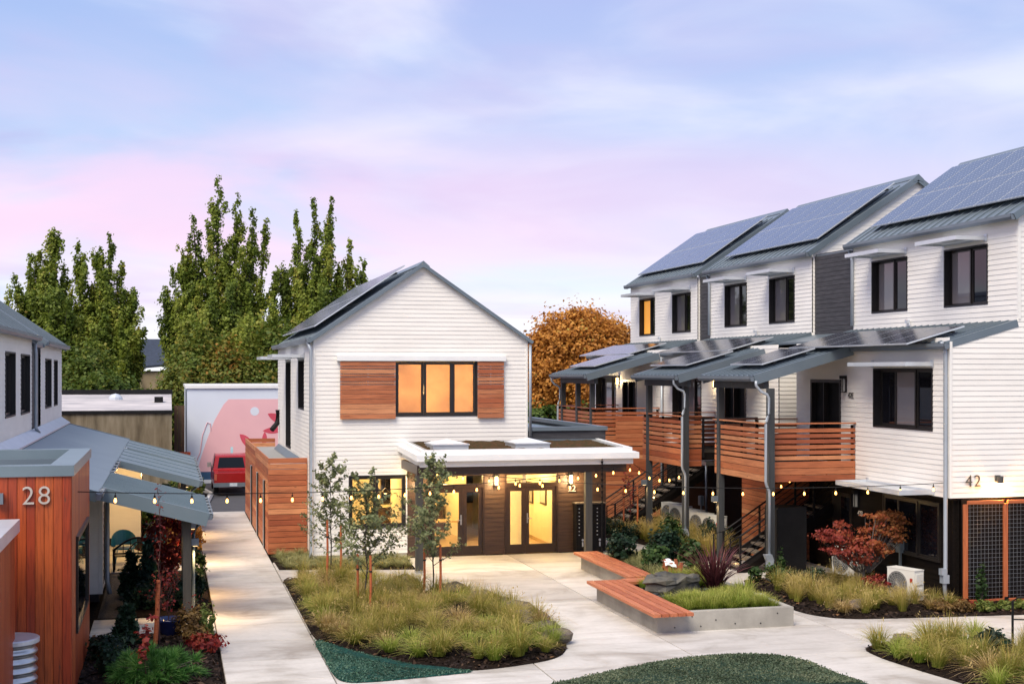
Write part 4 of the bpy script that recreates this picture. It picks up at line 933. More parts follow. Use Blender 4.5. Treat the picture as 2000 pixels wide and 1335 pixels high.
ft = MB(); ft.box(X2-.2, X2-.04, 28.06, 28.22, .55, .75); ft.box(X2-.24, X2-.1, 28.06, 28.2, .75, .9); obj('leaf_catcher', ft, M['spout'], TA)
gutter(TA, 28.0, 32.5, X2-.10, 6.12, -1); gutter(TB, 42.1, 46.9, X2-.10, 6.12, -1); gutter(TC, 51.9, 56, X2-.10, 6.12, -1)
downspout(TB, [(X2-.1, 47.02, 6.2), (X2-.1, 47.02, .2)], .045); downspout(TB, [(X2+.1, 43.2, 2.5), (X2+.1, 43.2, .2)], .045)
for (h, ys) in ((TA, (32.45, 35.75)), (TB, (38.45, 41.65)), (TC, (47.8, 49.6, 51.6))):
    for y in ys: column(h, 15.42, y, 5.14)
# small wall brackets on the third storey and vents
for (h, y) in ((TA, 33.0), (TB, 42.9), (TC, 52.3)):
    vb = MB(); vb.fbox(F3, y-.06, y+.06, .015, .10, 6.92, 7.02); vb.tube([F3(y-.1, .09, 6.99), F3(y-.16, .09, 6.98), F3(y-.16, .09, 6.86)], .02, 6); obj('hose_bib', vb, M['alu'], h)
# ground floor entry of the nearest house, shade over the lower window
sunshade(TA, F2, 28.78, 31.95, 2.60, .95, .12)
window(TA, F1, 28.9, 31.5, .95, 2.35, splits=(.36, .72), depth=.02, proud=.06, fw=.06)
dl = MB(); dl.fbox(F1, 33.2, 34.3, .02, .06, .05, 2.2); do = obj('door', dl, M['frame'], TA); dg = MB(); dg.fbox(F1, 33.3, 33.75, .062, .07, .2, 2.1); obj('pane', dg, M['darkglass'], do)
sunshade(TB, F2, 40.6, 43.0, 2.50, 1.0, .14)
numeral(TA, FE, '42', 18.38, 2.84, .29, M['num_dark'], depth=.02, n=.035, gap=.80)
numeral(TA, F2, '42E', 32.98, 4.86, .16, M['num_dark'], depth=.012, n=.022, gap=.62)
numeral(TA, F1, '42B', 32.9, 1.66, .14, M['num_metal'], depth=.012, n=.022, gap=.62)
lantern(TA, F2, 33.12, 5.24, lit=False, h=.46, label='unlit cylindrical wall lantern beside the door marked 42E')
lantern(TA, F1, 32.9, 2.1, lit=False, h=.46, label='unlit wall lantern above the number 42B beside the dark ground floor door')
lantern(TB, F2, 42.0, 5.22, label='lit lantern by the balcony door of the middle townhouse', h=.4, en=11)
lantern(TC, F2, 52.15, 5.2, label='lit lantern by the balcony door of the farthest townhouse', h=.4, en=11)
wlt = thing('wall_light', FE(19.24, 0, 3.0), 'bright lit cylindrical downlight on the white end wall right of the number 42', 'lamp')
q = MB(); q.lathe([(.001, .16), (.075, .16), (.075, 0), (.001, 0)], (19.26, 27.95, 2.92), 14); q.box(19.2, 19.32, 28.02, 28.085, 2.95, 3.1); obj('housing', q, M['num_dark'], wlt)
q = MB(); q.lathe([(.001, -.20), (.05, -.19), (.095, -.10), (.075, 0), (.001, .0)], (19.26, 27.95, 2.915), 10); obj('bulb', q, emis('bright_bulb', (1, .60, .22), 9, 'NONE'), wlt)
light('POINT', wlt, (19.26, 27.90, 2.74), 70, (1, .45, .12), .05)
# cedar framed wire screens in front of the end wall
sc = thing('wire_screen', (19.5, 27.9, .1), 'cedar framed wire mesh screens standing in front of the dark end wall', 'screen')
ys = 27.86
for x in (18.26, 19.34, 20.42, 21.5): plank(sc, 'frame_post', (x, ys, 1.27), (2.34, .06, .11), M['stake'], (0, R(90), 0))
for (a, b) in ((18.26, 19.34), (19.34, 20.42), (20.42, 21.5)):
    for z in (.14, 2.48): plank(sc, 'frame_rail', ((a+b)/2, ys, z), (b-a-.115, .055, .085 if z > 1 else .07), M['stake'])
    wm = MB(); x = a+.12
    while x < b-.06: wm.tube([(x, ys, .18), (x, ys, 2.44)], .0024, 4, cap=False); x += .1
    z = .26
    while z < 2.44: wm.tube([(a+.055, ys+.008, z), (b-.055, ys+.008, z)], .0024, 4, cap=False); z += .1
    obj('wire_mesh', wm, M['galv'], sc, kind='stuff')
for x in (18.26, 19.34, 20.42):
    q = MB(); q.box(x-.05, x+.05, ys-.05, ys-.032, .0, .22); obj('foot_bracket', q, M['black'], sc)
# cedar screen wall under the far balcony
cs = thing('cedar_screen_wall', (16.6, 47.4, 0), 'tall cedar plank wall closing the near side of the farthest balcony', 'wall')
for i in range(17): plank(cs, 'plank', (16.95, 47.36, 0.1+.156*(i+.5)), (3.1 if i < 16 else 3.1, .03, .146), M['cedar'])
for i in range(7): plank(cs, 'plank', (17.35, 47.36, 2.78+.156*(i+.5)), (2.3, .03, .146), M['cedar'])
q = MB(); q.box(15.5, 18.4, 47.39, 47.45, 0, 2.72); q.box(16.3, 18.4, 47.39, 47.45, 2.72, 3.8); obj('wall_frame', q, M['char'], cs)
cs2 = thing('cedar_stair_wall', (17, 36.6, 0), 'cedar plank wall behind the stair under the nearest balcony', 'wall')
for i in range(17): plank(cs2, 'plank', (16.98, 36.75, .05+.152*(i+.5)), (1.9, .03, .142), M['cedar'], (0, 0, R(90))); plank(cs2, 'plank', (17.65, 35.79, .05+.152*(i+.5)), (1.3, .03, .142), M['cedar'])
q = MB(); q.box(17.0, 18.4, 35.82, 37.7, 0, 2.6); obj('wall_frame', q, M['char'], cs2)
for (x, z) in ((17.25, .88), (17.55, .94)):
    vc = MB(); vc.lathe([(.001, -.10), (.06, -.085), (.085, -.05), (.085, 0), (.001, 0)], (x, 35.77, z), 14, axis='y'); obj('vent_cap', vc, M['galv'], cs2, smooth=True)
def stair(name, label, x0, y0, y1, n, run=.28, rise=.175, lamps=()):
    t = thing(name, (x0, y0, 0), label, 'stairs')
    st = MB(); L = n*run
    for y in (y0, y1-.05): st.hexa([(x0-.1, y, -.02), (x0+.25, y, -.02), (x0+L+.25, y, n*rise-.1), (x0+L-.1, y, n*rise-.05), (x0-.1, y+.05, .14), (x0+.1, y+.05, .22), (x0+L, y+.05, n*rise+.1), (x0+L-.1, y+.05, n*rise+.1)])
    obj('stringer', st, M['char'], t)
    for i in range(n):
        plank(t, 'tread', (x0+run*(i+.5), (y0+y1)/2, rise*(i+1)-.03), (y1-y0-.12, run+.03, .06), M['step'], (0, 0, R(90)))
    for y in (y0+.02, y1-.02):
        rl = MB(); sl = rise/run
        for k in range(0, n+1, 4):
            x = x0+run*k; rl.box(x-.025, x+.025, y-.025, y+.025, rise*k, rise*k+1.02)
        for dz, r_ in ((1.02, .028), (.86, .012), (.70, .012), (.54, .012), (.38, .012), (.22, .012)): rl.tube([(x0, y, dz), (x0+L, y, dz+L*sl)], r_, 5)
        rl.tube([(x0, y, 1.02), (x0-.3, y, .95), (x0-.3, y, .1)], .022, 5)
        obj('railing', rl, M['black'], t)
    for i in lamps:
        lm = MB(); lm.box(x0+run*i-.035, x0+run*i-.022, (y0+y1)/2-.05, (y0+y1)/2+.05, rise*(i+.35), rise*(i+.65)); obj('step_light', lm, M['lampglow'], t)
        light('POINT', t, (x0+run*i-.15, (y0+y1)/2, rise*(i+.3)), 1.2, (1, .65, .3), .03)
    return t
stair('staircase', 'stair with black wire railings rising beside the nearest balcony column', 15.35, 34.2, 35.4, 10, lamps=(1, 5))
stair('staircase', 'stair with black wire railings rising in front of the tall cedar wall', 14.9, 43.6, 44.9, 12, lamps=(1, 6))
# black gate between middle and near balcony
gt = thing('landing_railing', (16.9, 38.7, 3.06), 'black metal railing on the landing between the middle and nearest balconies', 'railing')
q = MB()
for x in (16.1, 16.9, 17.9): q.box(x-.03, x+.03, 38.64, 38.70, 2.9, 4.15)
for z in (3.2, 3.35, 3.5, 3.65, 3.8, 3.95, 4.12): q.tube([(16.1, 38.67, z), (17.9, 38.67, z)], .012 if z < 4.1 else .025, 5)
obj('rails', q, M['black'], gt)
# lamps on the balcony columns
def post_lamp(x, y, z, sx, label, en=16):
    t = thing('post_lamp', (x, y, z), label, 'lamp', 'downlights on posts')
    q = MB(); q.box(min(x, x+sx*.16), max(x, x+sx*.16), y-.07, y+.07, z, z+.16); q.box(min(x-sx*.02, x), max(x-sx*.02, x), y-.05, y+.05, z+.02, z+.14); obj('housing', q, M['gutter'], t)
    q = MB(); q.box(min(x+sx*.03, x+sx*.13), max(x+sx*.03, x+sx*.13), y-.045, y+.045, z-.008, z-.001); obj('lens', q, M['lampglow'], t)
    l = light('SPOT', t, (x+sx*.08, y, z-.02), en, (1, .60, .24), .04, spot_size=R(125), spot_blend=.9); return t
post_lamp(15.32, 35.75, 1.83, -1, 'grey box lamp lit on the rear column of the nearest balcony', 24)
post_lamp(15.32, 41.65, 1.83, -1, 'grey box lamp lit on the rear column of the middle balcony', 24)
# outdoor condensers
def condenser(loc, rz, label, group=None):
    t = thing('air_conditioner', (0, 0, 0), label, 'air conditioner', group)
    q = MB(); q.box(-.42, .42, -.16, .16, .08, .78); q.box(-.43, .43, -.165, .165, .78, .80); obj('casing', q, M['acwhite'], t)
    q = MB(); cx_, cz_ = -.10, .43
    for r_ in (.06, .11, .16, .21, .26, .29): q.lathe([(r_, -.172), (r_+.014, -.172), (r_+.014, -.162), (r_, -.162)], (cx_, 0, cz_), 20, axis='y')
    for k in range(8): a = PI*k/8; q.tube([(cx_-.29*math.cos(a), -.17, cz_-.29*math.sin(a)), (cx_+.29*math.cos(a), -.17, cz_+.29*math.sin(a))], .005, 4)
    obj('fan_grille', q, M['acgrey'], t)
    q = MB(); q.lathe([(.001, -.163), (.29, -.163)], (cx_, 0, cz_), 20, axis='y'); obj('fan_opening', q, M['tyre'], t)
    q = MB(); q.box(.421, .45, -.1, .1, .2, .36); q.box(.421, .44, -.12, .12, .45, .7); obj('service_panel', q, M['acwhite'], t)
    q = MB(); q.box(.28, .36, -.166, -.161, .5, .6); obj('sticker', q, M['redsticker'], t)
    for x in (-.36, .28): q = MB(); q.box(x, x+.08, -.18, .18, 0, .08); obj('foot', q, M['black'], t)
    t.location = loc; t.rotation_euler = (0, 0, rz); return t
ac = condenser((17.2, 28.75, .05), R(-72), 'white air conditioner beside the red maple against the dark wall')
ab = [(16.85, 43.2), (16.75, 42.2), (16.7, 40.95), (16.6, 40.0), (16.65, 39.1)]
lab = ['farthest white air conditioner in the row under the middle balcony', 'second farthest white air conditioner in the row under the middle balcony', 'third white air conditioner in the row, behind the middle balcony downspout', 'fourth white air conditioner in the row, right of the balcony column', 'nearest white air conditioner in the row, beside the lamp column']
for (x, y), l_ in zip(ab, lab):
    c_ = copy_tree(ac, (x, y, .25), R(-72), l_); c_['group'] = 'air conditioners in a row under the balcony'
c_ = copy_tree(ac, (17.6, 32.3, .08), R(-72), 'white air conditioner half hidden behind the red maple trunk')
for (x, y, z) in ((18.1, 30.6, .95), (17.6, 42.6, 1.0), (17.4, 40.6, 1.0)):
    e = thing('electrical_box', (x, y, z), {18.1: 'small grey disconnect box on the dark wall above the near air conditioner', 17.6: 'small grey disconnect box behind the farthest air conditioner in the row', 17.4: 'small grey disconnect box above the third air conditioner in the row'}[x], 'electrical box')
    q = MB(); q.box(x, x+.12, y-.12, y+.12, z, z+.32); obj('case', q, M['steelbox'], e); q = MB(); q.box(x-.012, x-.001, y-.10, y+.10, z+.02, z+.3); obj('cover', q, M['steelbox'], e)
    q = MB(); q.box(x+.04, x+.08, y-.04, y+.04, 0, z); obj('conduit', q, M['steelbox'], e)
# dark storage cabinet beneath the near balcony
ct = thing('storage_cabinet', (16.3, 33.6, 0), 'tall black cabinet standing under the nearest balcony behind the column', 'cabinet')
q = MB(); q.box(15.95, 16.8, 33.1, 33.9, .05, 1.9); obj('case', q, M['black'], ct)
for y in (33.3, 33.7): q = MB(); q.box(15.925, 15.945, y-.18, y+.18, .1, 1.85); obj('door', q, M['black'], ct)
q = MB(); q.box(15.9, 15.92, 33.46, 33.50, .75, 1.0); obj('handle', q, M['galv'], ct)
dmt = thing('doormat', (17.2, 33.7, .01), 'brown doormat lying on the concrete before the dark ground floor door', 'doormat'); q = MB(); q.box(16.9, 17.7, 32.6, 33.6, .004, .022); obj('mat', q, M['doormat'], dmt)
slabs('porch_slab', [14.2, 16.2, 18.2], [32.6, 34.3, 36.6, 39.0])

# ================================================================== LEFT ROW
XL = -3.85; FL = Fr((XL, 0), (0, 1), (1, 0))
lh = thing('white_rowhouse', (XL-3, 42, 0), 'white rowhouse on the left edge with narrow dark upper windows and stepped porch roofs', 'townhouse')
lw = [(48.2, 49.6, 4.42, 5.95), (44.9, 47.05, 4.42, 5.97), (37.7, 39.95, 4.45, 6.03), (34.2, 36.3, 4.48, 6.05)]
siding(lh, FL, 43.3, 51.6, 3.6, 6.5, lw[:2], course=.128); siding(lh, FL, 30, 40.6, 3.6, 6.6, lw[2:], course=.128)
for wv in lw: window(lh, FL, *wv, splits=(), depth=.16, proud=.025)
solid_back(lh, FL, 29, 51.5, 0, 6.4, -.3)
for i in range(20): plank(lh, 'panel_board', (XL-.06, 41.95, 3.6+.145*(i+.5)), (2.7, .02, .137), M['charpanel'], (0, 0, R(90)))
roof_slope(lh, 43.1, 51.9, XL+.2, 6.42, XL-3.3, 8.85, mat=M['roof'], seam=1.2); roof_slope(lh, 28, 40.8, XL+.2, 6.50, XL-3.3, 8.95, mat=M['roof'], seam=1.2)
gutter(lh, 43.1, 51.9, XL+.16, 6.38, 1); gutter(lh, 28, 40.8, XL+.16, 6.46, 1); gutter(lh, 40.9, 43.2, XL-.02, 6.30, 1)
downspout(lh, [(XL+.08, 40.75, 6.4), (XL+.1, 40.78, 6.1), (XL+.1, 40.78, 3.95), (XL+.18, 40.9, 3.8)], .05)
ew_ = MB(); ew_.box(XL-6, XL-.05, 51.5, 51.6, 0, 6.5); obj('far_end_wall', ew_, M['trim'], lh)
# lower lean-to roof and stepped porch roofs
def zl(x): return 2.46+SL*(.84-x)
fm_ = MB(); fm_.hexa([(XL+.02, 29, zl(XL)+.0), (XL+.32, 29, zl(XL+.32)), (XL+.32, 51.4, zl(XL+.32)), (XL+.02, 51.4, zl(XL)), (XL+.02, 29, zl(XL)+.16), (XL+.32, 29, zl(XL+.32)+.045), (XL+.32, 51.4, zl(XL+.32)+.045), (XL+.02, 51.4, zl(XL)+.16)]); obj('flashing', fm_, M['alu'], lh)
roof_slope(lh, 29.0, 51.4, -1.45, zl(-1.45)-.10, XL+.02, zl(XL)-.10, mat=M['rooflight'], seam=0)
pz = [(30.2, 34.6, .075), (39.2, 45.3, 0), (45.75, 50.6, 0)]
for (a, b, sm_) in pz:
    roof_slope(lh, a, b, .84, zl(.84)-.10, -1.44, zl(-1.44)-.10, mat=M['rooflight'], seam=.27 if sm_ else 1.5, sw=.022, sh=.022, rake=.20 if sm_ else .10)
    gutter(lh, a, b, .82, zl(.84)-.16, 1, w=.12, h=.13)
    for k in range(6): y = a+(b-a)*(k+.5)/6; plank(lh, 'gutter_hanger', (.89, y, zl(.84)-.04), (.12, .024, .02), M['alu'])
    q = MB(); q.box(.30, .46, a+.35, b-.3, zl(.4)-.36, zl(.4)-.14); q.box(-1.4, .4, a+.36, a+.45, zl(-.5)-.35, zl(-.5)-.15) if False else None; obj('beam', q, M['postwood'], lh)
    for y in (a+.45, b-.45):
        q = MB(); q.box(.29, .47, y-.09, y+.09, 0, zl(.4)-.36); obj('post', q, M['postwood'], lh)
    downspout(lh, [(.90, a+.75, zl(.84)-.15), (.62, a+.75, zl(.84)-.35), (.52, a+.75, 1.9), (.52, a+.75, .12)], .04, M['rooflight'])
for (a, b) in ((28.6, 30.15), (34.7, 39.1), (45.35, 45.7)):
    gutter(lh, a, b, -1.46, zl(-1.46)-.16, 1)
    for k in range(4): y = a+(b-a)*(k+.5)/4; plank(lh, 'gutter_hanger', (-1.39, y, zl(-1.46)-.04), (.12, .024, .02), M['alu'])
FW = Fr((-1.6, 0), (0, 1), (1, 0)); siding(lh, FW, 33.75, 37.9, .2, 3.0, [(34.6, 36.6, .3, 2.3)], course=.16); siding(lh, Fr((0, 33.75), (1, 0), (0, -1)), -6, -1.6, .2, 3.05, course=.155, name='end_siding')
q = MB(); q.box(-6, -1.66, 33.8, 37.9, 0, 3.0); obj('core', q, M['reveal'], lh)
q = MB(); q.box(-1.66, -1.57, 33.73, 33.80, .2, 3.0); obj('corner_board', q, M['trim'], lh)
siding(lh, Fr((-2.6, 0), (0, 1), (1, 0)), 37.9, 51.4, .2, 3.2, [(39, 40, .2, 2.3), (43, 44.5, .2, 2.3)], course=.155, name='porch_siding')
siding(lh, Fr((0, 44.9), (1, 0), (0, -1)), -2.6, -.9, .2, 2.7, course=.155, name='porch_siding')
q = MB(); q.box(-6, -2.66, 38, 51.4, 0, 3.1); q.box(-2.6, -.9, 44.95, 48, 0, 2.7); obj('porch_core', q, M['reveal'], lh)
downspout(lh, [(-1.5, 33.85, 2.9), (-1.46, 33.72, 2.6), (-1.46, 33.72, .5), (-1.40, 33.70, .2)], .055)
light('POINT', lh, (-1.2, 42.2, 2.35), 110, (1, .60, .24), .1); light('POINT', lh, (-.6, 46.5, 2.2), 60, (1, .60, .24), .1)
for (y, l_) in ((30.75, 'grey box lamp on the nearest left porch post beside the path'), (39.75, 'grey box lamp on the second left porch post'), (46.35, 'grey box lamp on the farthest left porch post')):
    t = post_lamp(.48, y, 1.68, 1, l_, 150)
post_lamp(.48, 34.05, 1.68, 1, 'grey box lamp on the rear post of the nearest left porch', 150)

# cedar clad bay with the number 28
XS = -1.6
b28 = thing('cedar_clad_bay', (-4, 26, 0), 'orange cedar boarded bay with grey parapet and the number 28', 'building')
bw = .142; x = XS
i = 0
while x > -6.2:
    plank(b28, 'board', (x-bw/2, 23.49, 1.92), (3.84, .022, bw-.006), M['cedarv'], (0, R(90), 0)); x -= bw
y = 23.5
while y < 28.5:
    if 24.55 < y+bw/2 < 27.75:
        plank(b28, 'board', (XS+.0, y+bw/2, .5), (1.0, .022, bw-.006), M['cedarv'], Matrix(((0, 0, -1), (-0, 1, 0), (1, 0, 0))).to_euler() if False else (0, R(90), R(90)))
        plank(b28, 'board', (XS+.0, y+bw/2, 3.26), (1.16, .022, bw-.006), M['cedarv'], (0, R(90), R(90)))
    else: plank(b28, 'board', (XS+.0, y+bw/2, 1.92), (3.84, .022, bw-.006), M['cedarv'], (0, R(90), R(90)))
    y += bw
q = MB(); q.box(-6.5, XS-.02, 23.52, 28.5, 0, 3.55); obj('core', q, M['char'], b28)
q = MB(); q.box(-6.5, -1.95, 23.8, 28.3, 3.55, 3.60); obj('roof_membrane', q, M['roof'], b28)
q = MB(); q.box(-6.5, XS+.05, 23.45, 23.82, 3.84, 4.02); q.box(-1.95, XS+.05, 23.82, 28.22, 3.84, 4.02); q.box(-6.5, XS+.05, 28.22, 28.55, 3.84, 4.02); obj('parapet_cap', q, M['rooflight'], b28)
q = MB(); q.box(-6.5, -1.95, 23.82, 23.9, 3.6, 3.84); q.box(-2.02, -1.95, 23.9, 28.2, 3.6, 3.84); q.box(-6.5, -1.95, 28.15, 28.22, 3.6, 3.84); obj('parapet_lining', q, M['roof'], b28)
q = MB(); q.box(XS-.03, XS+.06, 24.5, 27.8, 2.62, 2.70); q.box(XS-.03, XS+.05, 24.5, 24.56, 1.0, 2.62); q.box(XS-.03, XS+.05, 27.74, 27.8, 1.0, 2.62); q.box(XS-.03, XS+.05, 24.56, 27.74, 1.0, 1.05); wv = obj('window', q, M['frame'], b28)
q = MB(); q.box(XS-.02, XS+.015, 24.56, 27.74, 1.05, 2.62); obj('pane', q, M['darkglass'], wv)
F28 = Fr((0, 23.478), (1, 0), (0, -1)); numeral(b28, F28, '28', -2.385, 3.38, .315, M['num_metal'], depth=.03, n=.012, gap=.80)
q = MB(); q.box(-2.78, -2.66, 23.36, 23.46, 3.4, 3.58); obj('wall_box', q, M['gutter'], b28)
b2 = thing('cedar_clad_bay', (-4, 20, 0), 'closer cedar boarded bay with pale metal cap at the left picture edge', 'building')
y = 20.0
XB2 = -2.43
while y < 22.75: plank(b2, 'board', (XB2, y+bw/2, 1.5), (3.0, .022, bw-.006), M['cedarv'], (0, R(90), R(90))); y += bw
q = MB(); q.box(-6, XB2-.02, 20, y, 0, 3.0); obj('core', q, M['char'], b2)
q = MB(); q.box(-6, XB2+.08, 19.9, y+.06, 3.0, 3.2); obj('parapet_cap', q, M['alu'], b2)
tk = thing('water_tank', (-2.55, 23.0, 0), 'corrugated galvanised water tank with pale lid at the lower left', 'tank')
pr = []; z = 0
while z < 1.2: pr.append((.40+.022*math.cos(z*2*PI/.15), z)); z += .0125
q = MB(); q.lathe(pr, (-2.5, 22.98, 0), 36); obj('wall', q, M['galv'], tk, smooth=True)
q = MB(); q.lathe([(.44, 1.19), (.45, 1.20), (.45, 1.26), (.43, 1.275), (.001, 1.285)], (-2.5, 22.98, 0), 36); obj('lid', q, M['alu'], tk)

# ================================================================== BACKDROP BUILDINGS
cbk = thing('concrete_building', (-5, 60, 0), 'low stained concrete building with a white roof behind the left row', 'building')
q = MB(); q.box(-16, .1, 60, 74, -.1, 3.75); obj('wall', q, M['stained'], cbk)
q = MB(); q.box(-16.05, .16, 59.94, 60.2, 3.75, 3.88); obj('roof_edge', q, M['black'], cbk)
q = MB(); q.hexa([(-16, 60.2, 3.86), (.1, 60.2, 3.86), (.1, 74, 3.86), (-16, 74, 3.86), (-16, 60.2, 3.89), (.1, 60.2, 3.89), (.1, 74, 4.35), (-16, 74, 4.35)]); obj('roof', q, M['oldroof'], cbk)
q = MB(); q.box(-16, .16, 73.9, 74.1, 4.2, 4.6); q.box(-.7, -.3, 66, 67, 4.05, 4.35); obj('parapet', q, M['black'], cbk)
q = MB(); q.lathe([(.35, 0), (.33, .15), (.2, .28), (.001, .33)], (-2.6, 69, 4.15), 12); obj('roof_vent', q, M['alu'], cbk)
q = MB(); q.box(-6.8, -6.5, 62, 62.3, 3.9, 5.0); obj('vent_stack', q, M['alu'], cbk)
mu = thing('mural_building', (6, 69, 0), 'white building with a pink painted mural behind the middle house', 'building')
q = MB(); q.box(.84, 14, 68.9, 80, -.1, 4.72); obj('wall', q, M['murwhite'], mu)
q = MB(); q.box(.78, 14.05, 68.82, 80.1, 4.72, 4.86); obj('parapet_cap', q, M['fascia'], mu)
MF = Fr((0, 68.9), (1, 0), (0, -1))
q = MB(); q.fbox(MF, .86, 14, .003, .03, -.1, .12); obj('white_base', q, M['fascia'], mu)
q = MB(); q.fbox(MF, .9, 14, .004, .008, .12, .52); obj('painted_band', q, M['murblue'], mu)
q = MB(); q.xprism(MF, [(1.35, .52), (1.5, 1.1), (1.75, 1.9), (1.95, 2.45), (2.2, 3.1), (2.45, 3.55), (2.65, 3.9), (2.9, 4.17), (14, 4.17), (14, .52)], .004, .008); obj('painted_field', q, M['murpink'], mu)
q = MB(); q.xprism(MF, [(4.2+.22*math.cos(2*PI*i/24), 3.55+.22*math.sin(2*PI*i/24)) for i in range(24)], .009, .012); obj('painted_disc', q, M['murwhite'], mu)
def petal(p0, p1, wd):
    a = Vector(p0); b = Vector(p1); d_ = (b-a); nrm = Vector((-d_.y, d_.x)).normalized(); k = 10
    L1 = [a+d_*(i/k)+nrm*wd*math.sin(PI*(i/k)**.8) for i in range(k+1)]; L2 = [a+d_*(i/k)-nrm*wd*.55*math.sin(PI*(i/k)**.8) for i in range(k-1, 0, -1)]
    q = MB(); q.xprism(MF, [(p.x, p.y) for p in L1+L2], .009, .013); obj('painted_leaf', q, M['murred'], mu)
petal((4.85, 3.42), (5.9, 2.7), .26); petal((4.6, 2.55), (6.0, 2.75), -.22); petal((3.45, 2.4), (4.2, 1.4), .26); petal((4.7, 2.5), (4.6, 1.6), .16)
q = MB(); q.tube([MF(u, .01, z) for u, z in ((1.2, .75), (1.5, 1.5), (1.62, 2.4), (1.85, 3.0), (2.0, 2.95), (2.02, 2.6))], .03, 4); obj('painted_line', q, M['murline'], mu)
q = MB(); q.fbox(MF, 3.0, 3.12, .009, .013, 1.3, 1.75); q.fbox(MF, 2.75, 3.0, .009, .013, 1.3, 1.4); obj('painted_mark', q, M['murcyan'], mu)
fc = thing('cedar_fence', (.6, 61, 0), 'short run of vertical cedar fence boards beside the parking lot', 'fence')
for k in range(8): plank(fc, 'board', (-.25+k*.155, 61, .95), (2.1, .02, .148), M['cedarv'], (0, R(90), 0))
fp = thing('wood_fence', (.45, 67, 0), 'weathered wood fence between the concrete building and the mural wall', 'fence')
for k in range(3): plank(fp, 'board', (.30+k*.17, 67.5, 1.9), (4.0, .03, .16), M['oldwood'], (0, R(90), 0))
q = MB(); q.box(.76, .84, 67.6, 67.7, 0, 4.7); obj('post', q, M['gutter'], fp)
kb = MB(); kb.tube([(1.0, 55.2, .0), (1.25, 56, .0), (1.55, 58.5, .0), (1.82, 61.9, .0), (1.5, 64.5, 0)], .13, 6); obj('kerb', kb, M['slab'], None, kind='structure')
# far house with blue roof
fh = thing('far_house', (-1.7, 100, 0), 'tan house with dark blue shingle roof seen between the trees', 'house')
q = MB(); q.hexa([(-3.6, 98, 5.6), (.5, 98, 6.0), (.5, 102, 7.8), (-3.2, 102, 7.8), (-3.6, 98, 5.75), (.5, 98, 6.15), (.5, 102, 7.95), (-3.2, 102, 7.95)]); obj('roof', q, M['shingle'], fh)
q = MB(); q.box(-3.4, .4, 98.3, 102, 0, 5.6); q.hexa([(-3.6, 97.9, 2.5), (-1.1, 97.9, 2.5), (-1.1, 98.1, 2.5), (-3.6, 98.1, 2.5), (-2.6, 97.9, 6.0), (-2.4, 97.9, 6.0), (-2.4, 98.1, 6.0), (-2.6, 98.1, 6.0)]); obj('wall', q, M['tanwall'], fh)
# red pickup
tkx, tky = 1.95, 61.6
pk = thing('pickup_truck', (tkx+.8, tky+2.4, -.06), 'red pickup truck parked with its tailgate towards the path', 'pickup truck')
g0 = -.06
TF = Fr((0, 0), (0, 1), (-1, 0))
q = MB()
prof_ = [(0, .55), (0, 1.05), (1.75, 1.07), (1.80, 1.10), (2.05, 1.68), (2.25, 1.74), (3.35, 1.74), (3.95, 1.12), (4.9, 1.02), (5.0, .9), (5.0, .45), (4.6, .42), (.3, .42)]
n_ = len(prof_); wv = .84
V_ = []
for sx in (-1, 1):
    for (yy, zz) in prof_:
        ins = .0 if zz < 1.15 else .12*(zz-1.1)/.64
        V_.append((tkx+.84+sx*(wv-ins), tky+yy, g0+zz))
q.add(V_, [tuple(range(n_)), tuple(range(2*n_-1, n_-1, -1))]+[(i, (i+1) % n_, n_+(i+1) % n_, n_+i) for i in range(n_)]); bd = obj('body', q, M['red'], pk); bv = bd.modifiers.new('rounding', 'BEVEL'); bv.width = .09; bv.segments = 3
q = MB(); q.box(tkx+.10, tkx+1.58, tky-.012, tky-.002, g0+.62, g0+1.03); obj('tailgate', q, M['red'], pk)
q = MB(); q.hexa([(tkx+.22, tky+1.80, g0+1.16), (tkx+1.46, tky+1.80, g0+1.16), (tkx+1.46, tky+1.83, g0+1.16), (tkx+.22, tky+1.83, g0+1.16), (tkx+.30, tky+2.01, g0+1.62), (tkx+1.38, tky+2.01, g0+1.62), (tkx+1.38, tky+2.04, g0+1.62), (tkx+.30, tky+2.04, g0+1.62)]); obj('rear_window', q, M['carglass'], pk)
q = MB(); q.hexa([(tkx-.003, tky+2.0, g0+1.16), (tkx+.02, tky+2.0, g0+1.16), (tkx+.02, tky+3.6, g0+1.16), (tkx-.003, tky+3.6, g0+1.16), (tkx+.075, tky+2.2, g0+1.62), (tkx+.1, tky+2.2, g0+1.62), (tkx+.1, tky+3.3, g0+1.62), (tkx+.075, tky+3.3, g0+1.62)]); obj('side_window', q, M['carglass'], pk)
for sx in (0, 1.56): q = MB(); q.box(tkx+.0+sx, tkx+.12+sx, tky-.016, tky-.003, g0+.72, g0+1.0); obj('tail_light', q, M['tail'], pk)
q = MB(); q.box(tkx-.03, tkx+1.71, tky-.16, tky-.02, g0+.42, g0+.60); obj('bumper', q, M['gutter'], pk)
q = MB(); q.box(tkx+.68, tkx+1.02, tky-.175, tky-.162, g0+.45, g0+.60); obj('licence_plate', q, M['plate'], pk)
q = MB(); q.box(tkx-.22, tkx-.03, tky+3.0, tky+3.08, g0+1.12, g0+1.34); obj('mirror', q, M['galv'], pk)
for yy in (1.0, 4.1):
    for xx in (.12, 1.56):
        q = MB(); q.lathe([(.2, -.12), (.34, -.11), (.36, 0), (.34, .11), (.2, .12), (.001, .12)], (tkx+xx, tky+yy, g0+.36), 16, axis='x'); wo = obj('wheel', q, M['tyre'], pk)
        q = MB(); q.lathe([(.001, -.124), (.2, -.121)], (tkx+xx, tky+yy, g0+.36), 12, axis='x'); obj('rim', q, M['galv'], wo)
